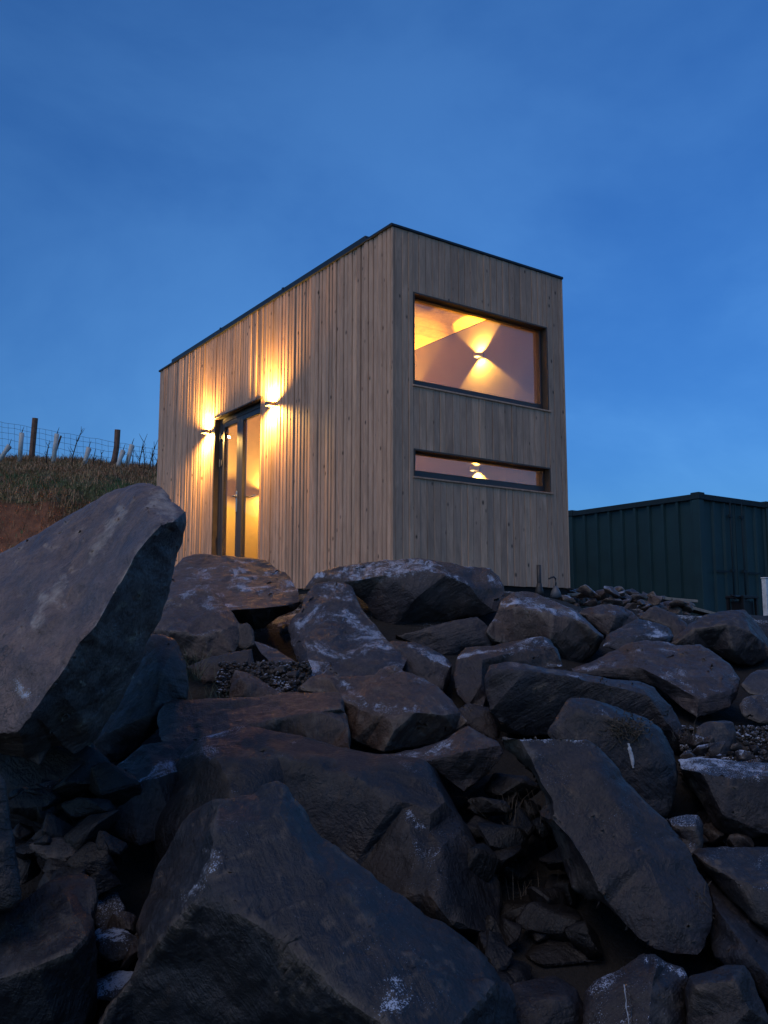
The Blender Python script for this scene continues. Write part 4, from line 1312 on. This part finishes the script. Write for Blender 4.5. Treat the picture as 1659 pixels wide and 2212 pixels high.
# the mound the heap lies on
mb = bmesh.new()
gv = []
for i in range(15):
    row = []
    for j in range(9):
        u, v_ = i / 14, j / 8
        px_ = 1190 + 340 * u
        Zk = 8.2 + 2.0 * v_
        base = at(px_, 1340, Zk)
        hz_ = max(0, math.sin(math.pi * min(1, u / 0.95)) ** 0.7) * math.sin(math.pi * min(1, v_ * 1.0)) * 0.15
        row.append(mb.verts.new((base.x, base.y, -0.29 + hz_ + 0.03 * noise.noise(base * 6))))
    gv.append(row)
for i in range(14):
    for j in range(8):
        mb.faces.new((gv[i][j], gv[i + 1][j], gv[i + 1][j + 1], gv[i][j + 1]))
mo = from_bm('rubble_mound', mb, M['ground'], None, True)
tag(mo, 'earth mound under the rubble heap by the container', 'mound', kind='structure')

# loose stones in the pockets between the boulders
POCKETS = [((480, 660, 1440, 1510), 4.3, 16, 'small stone in the frosty pocket under the door boulder', 0.07, 0.6),
           ((1480, 1660, 1590, 1665), 3.75, 22, 'small stone in the frosty pocket near the right edge', 0.09, 0.7),
           ((20, 270, 1680, 1920), 3.0, 34, 'small stone in the dark hollow at the left', 0.16, 0.1),
           ((205, 320, 2000, 2212), 2.5, 16, 'small stone in the gap left of the front boulder', 0.08, 0.5),
           ((1010, 1260, 1700, 2130), 2.95, 44, 'small stone in the black gap left of the tall slab', 0.17, 0.12),
           ((1480, 1600, 1760, 1840), 3.3, 6, 'small stone in the gap under the frosted right-edge block', 0.12, 0.2),
           ((1180, 1660, 1335, 1400), 6.6, 18, 'small stone between the boulders below the container', 0.16, 0.5),
           ((560, 700, 1300, 1400), 5.9, 8, 'small stone behind the sloping purple slab', 0.14, 0.5)]
for (x0, x1, y0, y1), Zp, cnt, lab, size, fr in POCKETS:
    for k in range(cnt):
        px_, py_ = rnd.uniform(x0, x1), rnd.uniform(y0, y1)
        Zk = Zp + rnd.uniform(-0.12, 0.12) - (py_ - (y0 + y1) / 2) * Zp / FPX * 1.2
        stone(at(px_, py_, Zk), size * rnd.uniform(0.6, 1.6), lab, lab.replace('small stone', 'small stones'), fr * rnd.uniform(0.6, 1.3), rnd.uniform(0.2, 0.9), rnd.uniform(0.6, 1.0) * (0.13 if 'black' in lab or 'hollow' in lab else 0.8))  # black gap and hollow: shade put into the stones' colour


def gravel(name, label, rect, Zp, cnt, smin, smax, slope, frost):
    bm = bmesh.new()
    for k in range(cnt):
        px_, py_ = rnd.uniform(rect[0], rect[1]), rnd.uniform(rect[2], rect[3])
        Zk = Zp - (py_ - (rect[2] + rect[3]) / 2) * Zp / FPX * slope + rnd.uniform(-0.04, 0.04)
        c = at(px_, py_, Zk)
        s_ = rnd.uniform(smin, smax)
        r = bmesh.ops.create_icosphere(bm, subdivisions=1, radius=s_)
        R_ = Matrix.Rotation(rnd.uniform(0, 6.28), 4, Vector((rnd.random(), rnd.random(), rnd.random() + .01)).normalized())
        for v in r['verts']:
            q = v.co * rnd.uniform(0.7, 1.2)
            q.z *= 0.6
            v.co = R_ @ q + c
    o = from_bm(name, bm, M['rock'], None, False)
    o.color = (frost, 0.5, 0.4, 1)
    tag(o, label, 'gravel', kind='stuff')


gravel('gravel', 'frosty gravel and chips in the pocket under the door boulder', (470, 670, 1430, 1510), 4.35, 1100, 0.004, 0.016, 1.5, 0.9)
gravel('gravel', 'frosty gravel and chips in the pocket at the right edge', (1470, 1670, 1570, 1680), 3.85, 1100, 0.004, 0.016, 1.6, 0.9)


# ------------------------------------------------------------------ grass
def blades(bm, p, n_, h, spread, lean=0.6, wid=0.004, up=None):
    for _ in range(n_):
        a = rnd.uniform(0, 6.2832)
        base = p + Vector((rnd.gauss(0, spread), rnd.gauss(0, spread), 0))
        hh = h * rnd.uniform(0.5, 1.25)
        d = Vector((math.cos(a), math.sin(a), 0)) * hh * lean * rnd.random()
        side = Vector((-math.sin(a), math.cos(a), 0)) * wid
        m_ = base + d * 0.35 + Vector((0, 0, hh * 0.62))
        t_ = base + d + Vector((0, 0, hh * (1.0 - 0.25 * lean * rnd.random())))
        v = [bm.verts.new(q) for q in (base - side, base + side, m_ + side * 0.7, m_ - side * 0.7, t_)]
        bm.faces.new((v[0], v[1], v[2], v[3]))
        bm.faces.new((v[3], v[2], v[4]))


bg_, bd_ = bmesh.new(), bmesh.new()
for k in range(9500):
    s = 12.4 + 8.4 * rnd.random() ** 1.1
    x_img = rnd.uniform(-40, 345)
    t = (x_img - CX) / FPX * s
    z = ground_z(s, t)
    p = st(s, t, z - 0.02)
    if p.x > -0.35 and p.y < 6.1:
        continue
    # bare red earth on the cut
    if t < -4.9 and 12.3 < s < 13.0 and rnd.random() < 0.86:
        continue
    nv = noise.noise(Vector((p.x * 0.8, p.y * 0.8, 5)))
    dry = (0.75 if s > 15.6 else (0.7 if s < 13.7 else 0.28)) + nv * 0.5
    if rnd.random() < dry:
        blades(bd_, p, 5, rnd.uniform(0.06, 0.17), 0.06, 1.3, 0.006)
    else:
        blades(bg_, p, 5, rnd.uniform(0.04, 0.10), 0.05, 1.0, 0.006)
tag(from_bm('grass', bg_, M['green'], None), 'short green grass on the bank behind the leaning slab', 'grass', kind='stuff')
tag(from_bm('dry_grass', bd_, M['dry'], None), 'rusty dry grass along the top and edge of the bank', 'grass', kind='stuff')

for (px_, py_, Zk, n_, h, lab) in ((415, 1470, 4.15, 70, 0.20, 'green grass tuft below the low boulder beside the leaning slab'),
                                   (470, 1512, 3.95, 30, 0.10, 'small grass tuft behind the long flat slab'),
                                   (1120, 1790, 3.2, 50, 0.16, 'dim dry grass tuft in the black gap left of the tall slab'),
                                   (1130, 1960, 2.95, 40, 0.14, 'dim dry grass tuft low in the black gap'),
                                   (1085, 1560, 4.2, 25, 0.10, 'sparse dry stalks beside the long dark block'),
                                   (1480, 1600, 3.7, 25, 0.10, 'thin dry stalks right of the streaked boulder')):
    b_ = bmesh.new()
    blades(b_, Vector((0, 0, 0)), n_, h, 0.045, 2.0, 0.0011)
    o = from_bm('grass_tuft', b_, M['tuft'] if 'green' in lab or 'small' in lab else M['deadgrass'], None)
    o.location = at(px_, py_, Zk)
    tag(o, lab, 'grass')
for rock, x0, y0, x1, y1, n_, lab in (('dark boulder behind the tall slab, white streak and roots on its face', 1300, 1535, 1420, 1610, 150, 'clump of dead roots on the streaked dark boulder'),
                                      ('wide brown boulder with mossy hollows on the right', 1330, 1410, 1400, 1440, 90, 'dead moss clump in the left hollow of the wide brown boulder'),
                                      ('wide brown boulder with mossy hollows on the right', 1420, 1410, 1540, 1450, 90, 'dead moss clump in the right hollow of the wide brown boulder'),
                                      ('tall slab right of centre with pale left edge, standing on its end', 1490, 1915, 1535, 1985, 80, 'dead moss clump at the right corner of the tall slab')):
    b_ = bmesh.new()
    src = BY[rock]
    c0, _n = surf(src, (x0 + x1) / 2, (y0 + y1) / 2)
    for _ in range(n_):
        u, v_ = rnd.gauss(0.5, 0.2), rnd.gauss(0.5, 0.2)
        p, nn = surf(src, x0 + (x1 - x0) * u, y0 + (y1 - y0) * v_)
        if p is None:
            continue
        q = p - c0
        tan = nn.cross(Vector((rnd.gauss(0, 1), rnd.gauss(0, 1), rnd.gauss(0, 1)))).normalized()
        l_ = rnd.uniform(0.01, 0.05)
        add_tube(b_, [q, q + tan * l_ * 0.5 + nn * rnd.uniform(0.004, 0.016), q + tan * l_ + nn * 0.002], [0.0022, 0.0018, 0.0008], 3, False)
    o = from_bm('root_clump', b_, M['deadgrass'], None)
    o.location = src.location + c0
    tag(o, lab, 'roots', kind='stuff')

# ------------------------------------------------------------------ fence on the bank
fn = empty('wire_fence', at(150, 1000, 18.9))
tag(fn, 'wire mesh stock fence with two wooden posts on the bank', 'fence')
inv = Matrix.Translation(-fn.location)
ZF = 18.8


def fpart(name, pts, rad, mat, n=8, smooth=True):
    o = tube(name, [inv @ Vector(p) for p in pts], rad, mat, fn, n, smooth)
    return o


# posts lean a little
fpart('fence_post', [at(62, 1035, ZF), at(69, 980, ZF), at(76, 903, ZF)], [0.062, 0.062, 0.060], M['post'], 10, False)
fpart('fence_post', [at(238, 1050, ZF), at(246, 1000, ZF), at(252, 965, ZF), at(254, 928, ZF)], [0.058, 0.06, 0.060, 0.060], M['post'], 10, False)
fpart('fence_post', [at(-190, 1000, ZF), at(-180, 880, ZF)], 0.06, M['post'], 10, False)


def wire_y(x, k):
    top = 911 + (x) * 0.178
    gap = (10, 12, 14, 16, 18)
    return top + sum(gap[:k])


wb = bmesh.new()
for k in range(6):
    for xa in range(-190, 430, 20):
        add_tube(wb, [inv @ at(xa, wire_y(xa, k) + 1.2 * math.sin(xa * 0.11 + k), ZF - 0.05), inv @ at(xa + 20, wire_y(xa + 20, k) + 1.2 * math.sin((xa + 20) * 0.11 + k), ZF - 0.05)], 0.0030, 4, False)
from_bm('line_wires', wb, M['wire'], fn)
wb = bmesh.new()
xa = -185.0
while xa < 430:
    add_tube(wb, [inv @ at(xa, wire_y(xa, 0), ZF - 0.055), inv @ at(xa + 1, wire_y(xa, 5), ZF - 0.055)], 0.0026, 4, False)
    xa += 13.5
from_bm('stay_wires', wb, M['wire'], fn)

# planting tubes with stakes, saplings
for k, (xb, yb, xt, yt, lab) in enumerate(((-10, 995, 20, 962, 'leaning planting tube cut by the left picture edge'),
                                           (42, 988, 47, 935, 'pale planting tube left of the brown fence post'),
                                           (112, 1008, 123, 937, 'tall pale planting tube with split stake, right of the brown post'),
                                           (176, 1015, 192, 966, 'short pale planting tube between the two fence posts'),
                                           (244, 1025, 266, 972, 'pale planting tube just right of the dark fence post'),
                                           (264, 1032, 285, 960, 'tall pale planting tube nearest the cabin'))):
    Zt = 17.6 + 0.1 * k
    b0, b1 = at(xb, yb + 14, Zt), at(xt, yt, Zt)
    r = empty('planting_tube', b0)
    tag(r, lab, 'planting tube', 'planting tubes along the fence')
    im = Matrix.Translation(-b0)
    tube('tube_guard', [im @ b0, im @ b1], [0.042, 0.046], M['guard'], r, 10)
    sx_ = 4 if k != 2 else 9
    tube('stake', [im @ at(xb - 6, yb + 14, Zt + 0.06), im @ at(xt + sx_, yt + 4, Zt + 0.06)], 0.018, M['post'], r, 6, False)
    tube('twig', [im @ b1, im @ at(xt + 2, yt - 6, Zt), im @ at(xt + 5, yt - 14, Zt)], [0.009, 0.007, 0.003], M['twig'], r, 5)


def sapling(x, y, h, lab, lean=0.1, z=17.3, n_=7):
    b = at(x, y, z)
    r = empty('bare_sapling', b)
    tag(r, lab, 'sapling', 'bare saplings along the fence')
    sc = z / FPX
    hm = h * sc
    main = [Vector((lean * hm * f * f * RGT.x, lean * hm * f * f * RGT.y, hm * f)) for f in (0, .3, .6, .85, 1)]
    tube('stem', main, [0.014, 0.012, 0.010, 0.006, 0.003], M['twig'], r, 5)
    for i in range(n_):
        f = rnd.uniform(0.25, 0.9)
        p0 = Vector((lean * hm * f * f * RGT.x, lean * hm * f * f * RGT.y, hm * f))
        a = rnd.uniform(0, 6.28)
        l_ = hm * rnd.uniform(0.12, 0.28)
        d = Vector((math.cos(a) * 0.55, math.sin(a) * 0.55, 0.9)) * l_
        tube('branch', [p0, p0 + d * 0.5 + Vector((0, 0, -0.01)), p0 + d], [0.006, 0.005, 0.002], M['twig'], r, 4)


sapling(155, 1008, 85, 'bare forked sapling midway between the two fence posts', 0.25)
sapling(298, 1030, 95, 'tall bare sapling close to the cabin end', 0.18)
sapling(100, 1000, 50, 'thin bare sapling beside the split stake tube', 0.1)
for xx, hh_ in ((200, 48), (216, 40), (285, 55), (312, 62), (322, 80), (330, 60), (336, 75), (340, 50), (272, 45)):
    sapling(xx, 1026 if xx > 260 else 1016, hh_, 'thin bare twig among the scrub by the cabin end' if xx > 260 else 'thin bare twig near the dark fence post', rnd.uniform(-.1, .25), 17.0 + rnd.random(), 4)

# ------------------------------------------------------------------ container
CB = at(1521, 1330, 17.0)
CT = at(1521, 1060, 17.0).z
cz0 = -0.28
ch = CT - cz0
ct = empty('shipping_container', (CB.x, CB.y, cz0))
tag(ct, 'dark green steel shipping container right of the cabin', 'container')
CWd, CL = 2.44, 3.46
# corner posts and castings
for (a, b) in ((0, 0), (CWd, 0), (0, CL), (CWd, CL)):
    sx, sy = (1 if a == 0 else -1), (1 if b == 0 else -1)
    box('corner_post', (min(a, a + sx * 0.16), min(b, b + sy * 0.16), 0.1), (max(a, a + sx * 0.16), max(b, b + sy * 0.16), ch - 0.11), M['cont'], ct, 0.01)
    for zz in (0, ch - 0.108):
        box('corner_casting', (min(a - sx * 0.012, a + sx * 0.18), min(b - sy * 0.012, b + sy * 0.18), zz), (max(a - sx * 0.012, a + sx * 0.18), max(b - sy * 0.012, b + sy * 0.18), zz + (0.135 if zz else 0.099)), M['contdark'], ct, 0.008)
for z0_, z1_ in ((0.02, 0.16), (ch - 0.11, ch)):
    box('side_rail', (0.004, 0.181, z0_), (0.10, CL - 0.181, z1_), M['contdark'], ct, 0.006)
    box('end_rail', (0.181, 0.004, z0_), (CWd - 0.181, 0.10, z1_), M['contdark'], ct, 0.006)
box('roof', (0.10, 0.10, ch - 0.05), (CWd - 0.02, CL - 0.02, ch - 0.012), M['cont'], ct)
# side wall: broad flat pans between narrow trapezoid ribs, each pan its own sheet
ya = 0.161
nrib = 9
pw = (CL - 0.322) / nrib
for i in range(nrib):
    a = ya + i * pw
    bm = bmesh.new()
    pts = [(0.024, a), (0.024, a + 0.055), (0.078, a + 0.075), (0.078, a + pw - 0.02), (0.024, a + pw)]
    lo = [bm.verts.new((p[0], p[1], 0.161)) for p in pts]
    hi = [bm.verts.new((p[0], p[1], ch - 0.111)) for p in pts]
    for k in range(len(pts) - 1):
        bm.faces.new((lo[k + 1], lo[k], hi[k], hi[k + 1]))
    from_bm('side_sheet', bm, M['cont'], ct)
box('door_seal', (0.165, 0.09, 0.161), (CWd - 0.165, 0.11, ch - 0.111), M['contdark'], ct)
# end wall: two doors with lock rods
for i, (a, b) in enumerate(((0.165, CWd / 2 - 0.006), (CWd / 2 + 0.006, CWd - 0.165))):
    d = bpy.data.objects.new('container_door', None)
    COL.objects.link(d)
    d.parent = ct
    n_ = 3
    wv = (b - a) / n_
    for k in range(n_):
        bm = bmesh.new()
        x0_ = a + k * wv
        pts = [(x0_, 0.045), (x0_ + 0.05, 0.045), (x0_ + 0.085, 0.082), (x0_ + wv - 0.035, 0.082), (x0_ + wv, 0.045)]
        lo = [bm.verts.new((p[0], p[1], 0.165)) for p in pts]
        hi = [bm.verts.new((p[0], p[1], ch - 0.115)) for p in pts]
        for q in range(4):
            bm.faces.new((lo[q], lo[q + 1], hi[q + 1], hi[q]))
        from_bm('door_sheet', bm, M['cont'], d)
    for k in (0.82,):
        xr = a + (b - a) * (k if i == 0 else 1 - k)
        tube('lock_rod', [(xr, 0.018, 0.12), (xr, 0.018, ch - 0.07)], 0.017, M['contdark'], d, 8)
        for zz in (0.4, 1.0, ch - 0.4):
            box('rod_bracket', (xr - 0.05, 0.0, zz), (xr + 0.05, 0.044, zz + 0.06), M['contdark'], d)
    box('lock_handle', ((a + b) / 2 - 0.22, -0.012, 0.98), ((a + b) / 2 + 0.18, 0.004, 1.02), M['contdark'], d)

# ------------------------------------------------------------------ small things by the cabin
pb = at(1165, 1276, 8.15)
pr = empty('drain_pipe', pb)
tag(pr, 'dark upright pipe with flared foot by the cabin corner', 'pipe')
tube('pipe', [(0, 0, -0.06), (0, 0, 0.235)], 0.021, M['pipe'], pr, 12)
tube('collar', [(0, 0, -0.05), (0, 0, 0.0), (0, 0, 0.03), (0, 0, 0.07)], [0.042, 0.038, 0.030, 0.022], M['pipe'], pr, 12)
pb = at(1192, 1278, 8.1)
pr = empty('bent_pipe', pb)
tag(pr, 'bent thin pipe hooked over beside the upright pipe', 'pipe')
tube('pipe', [(-0.035, 0.0, 0.115), (-0.01, 0, 0.125), (0.03, 0, 0.135), (0.052, 0, 0.120), (0.055, 0, 0.08), (0.05, 0, 0.05)], 0.008, M['pipe'], pr, 8)
tube('foot', [(0.05, 0, -0.05), (0.05, 0, 0.0), (0.05, 0, 0.055)], [0.055, 0.042, 0.014], M['pipegrey'], pr, 10)
for k, (xa, ya_, xb, yb_, Zk, lab) in enumerate(((1395, 1290, 1500, 1299, 9.4, 'weathered plank lying across the back of the rubble heap'),
                                                (1455, 1306, 1545, 1330, 9.0, 'broad weathered plank sloping down at the right end of the rubble'),
                                                (1205, 1286, 1265, 1283, 8.8, 'short plank at the left end of the rubble heap'))):
    A, B = at(xa, ya_, Zk), at(xb, yb_, Zk + 0.2)
    bm = bmesh.new()
    ln = (B - A).length
    add_box(bm, (0, -0.06 - 0.03 * (k == 1), -0.014), (ln, 0.06 + 0.03 * (k == 1), 0.014), 0.002)
    o = from_bm('plank', bm, M['plank'], None)
    o.location = A
    o.rotation_euler = (B - A).to_track_quat('X', 'Z').to_euler()
    tag(o, lab, 'plank', 'scrap planks on the rubble')
# white post and dark low frame in front of the container end
wp = at(1657, 1340, 12.5)
r = empty('white_post', wp)
tag(r, 'white post cut by the right picture edge in front of container', 'post')
box('shaft', (-0.035, -0.035, -0.1), (0.035, 0.035, 0.58), M['white'], r, 0.006)
box('cap', (-0.042, -0.042, 0.5805), (0.042, 0.042, 0.60), M['white'], r, 0.006)
fp = at(1605, 1338, 13.0)
r = empty('metal_stand', fp)
tag(r, 'dark low metal stand with side arm in front of container end', 'stand')
for (a, b) in ((-0.16, -0.12), (0.16, -0.12), (-0.16, 0.12), (0.16, 0.12)):
    box('leg', (a - 0.02, b - 0.02, -0.1), (a + 0.02, b + 0.02, 0.30), M['darkmetal'], r)
box('stand_top', (-0.19, -0.15, 0.3005), (0.19, 0.15, 0.34), M['darkmetal'], r, 0.005)
tube('arm', [(-0.19, -0.1, 0.322), (-0.34, -0.12, 0.322), (-0.44, -0.12, 0.335)], 0.014, M['darkmetal'], r, 8)
box('box_body', (-0.13, -0.1, 0.02), (0.13, 0.1, 0.26), M['darkmetal'], r, 0.01)

# ------------------------------------------------------------------ the rock slope goes on past both picture edges
for sgn, lab in ((1, 'boulder of the same slope beyond the right picture edge'), (-1, 'boulder of the same slope beyond the left picture edge')):
    for k in range(16):
        s = 2.0 + 4.4 * (k // 2 + rnd.uniform(-0.2, 0.2)) / 7.5
        t = sgn * (0.43 * s + 0.62 + 0.75 * (k % 2) + rnd.uniform(-0.05, 0.15))
        o = bpy.data.objects.new('boulder', CH[k % len(CH)])
        COL.objects.link(o)
        o.location = st(s, t, ground_z(s, t) + rnd.uniform(0.08, 0.2))
        o.scale = (rnd.uniform(0.75, 0.95), rnd.uniform(0.8, 1.0), rnd.uniform(0.9, 1.3))
        o.rotation_euler = (rnd.uniform(-.4, .4), rnd.uniform(-.4, .4), rnd.uniform(0, 6.28))
        o.color = (0.3, rnd.uniform(0.2, 0.8), rnd.uniform(0.6, 0.9), 1)
        tag(o, lab, 'boulder', 'boulders past the picture edges')
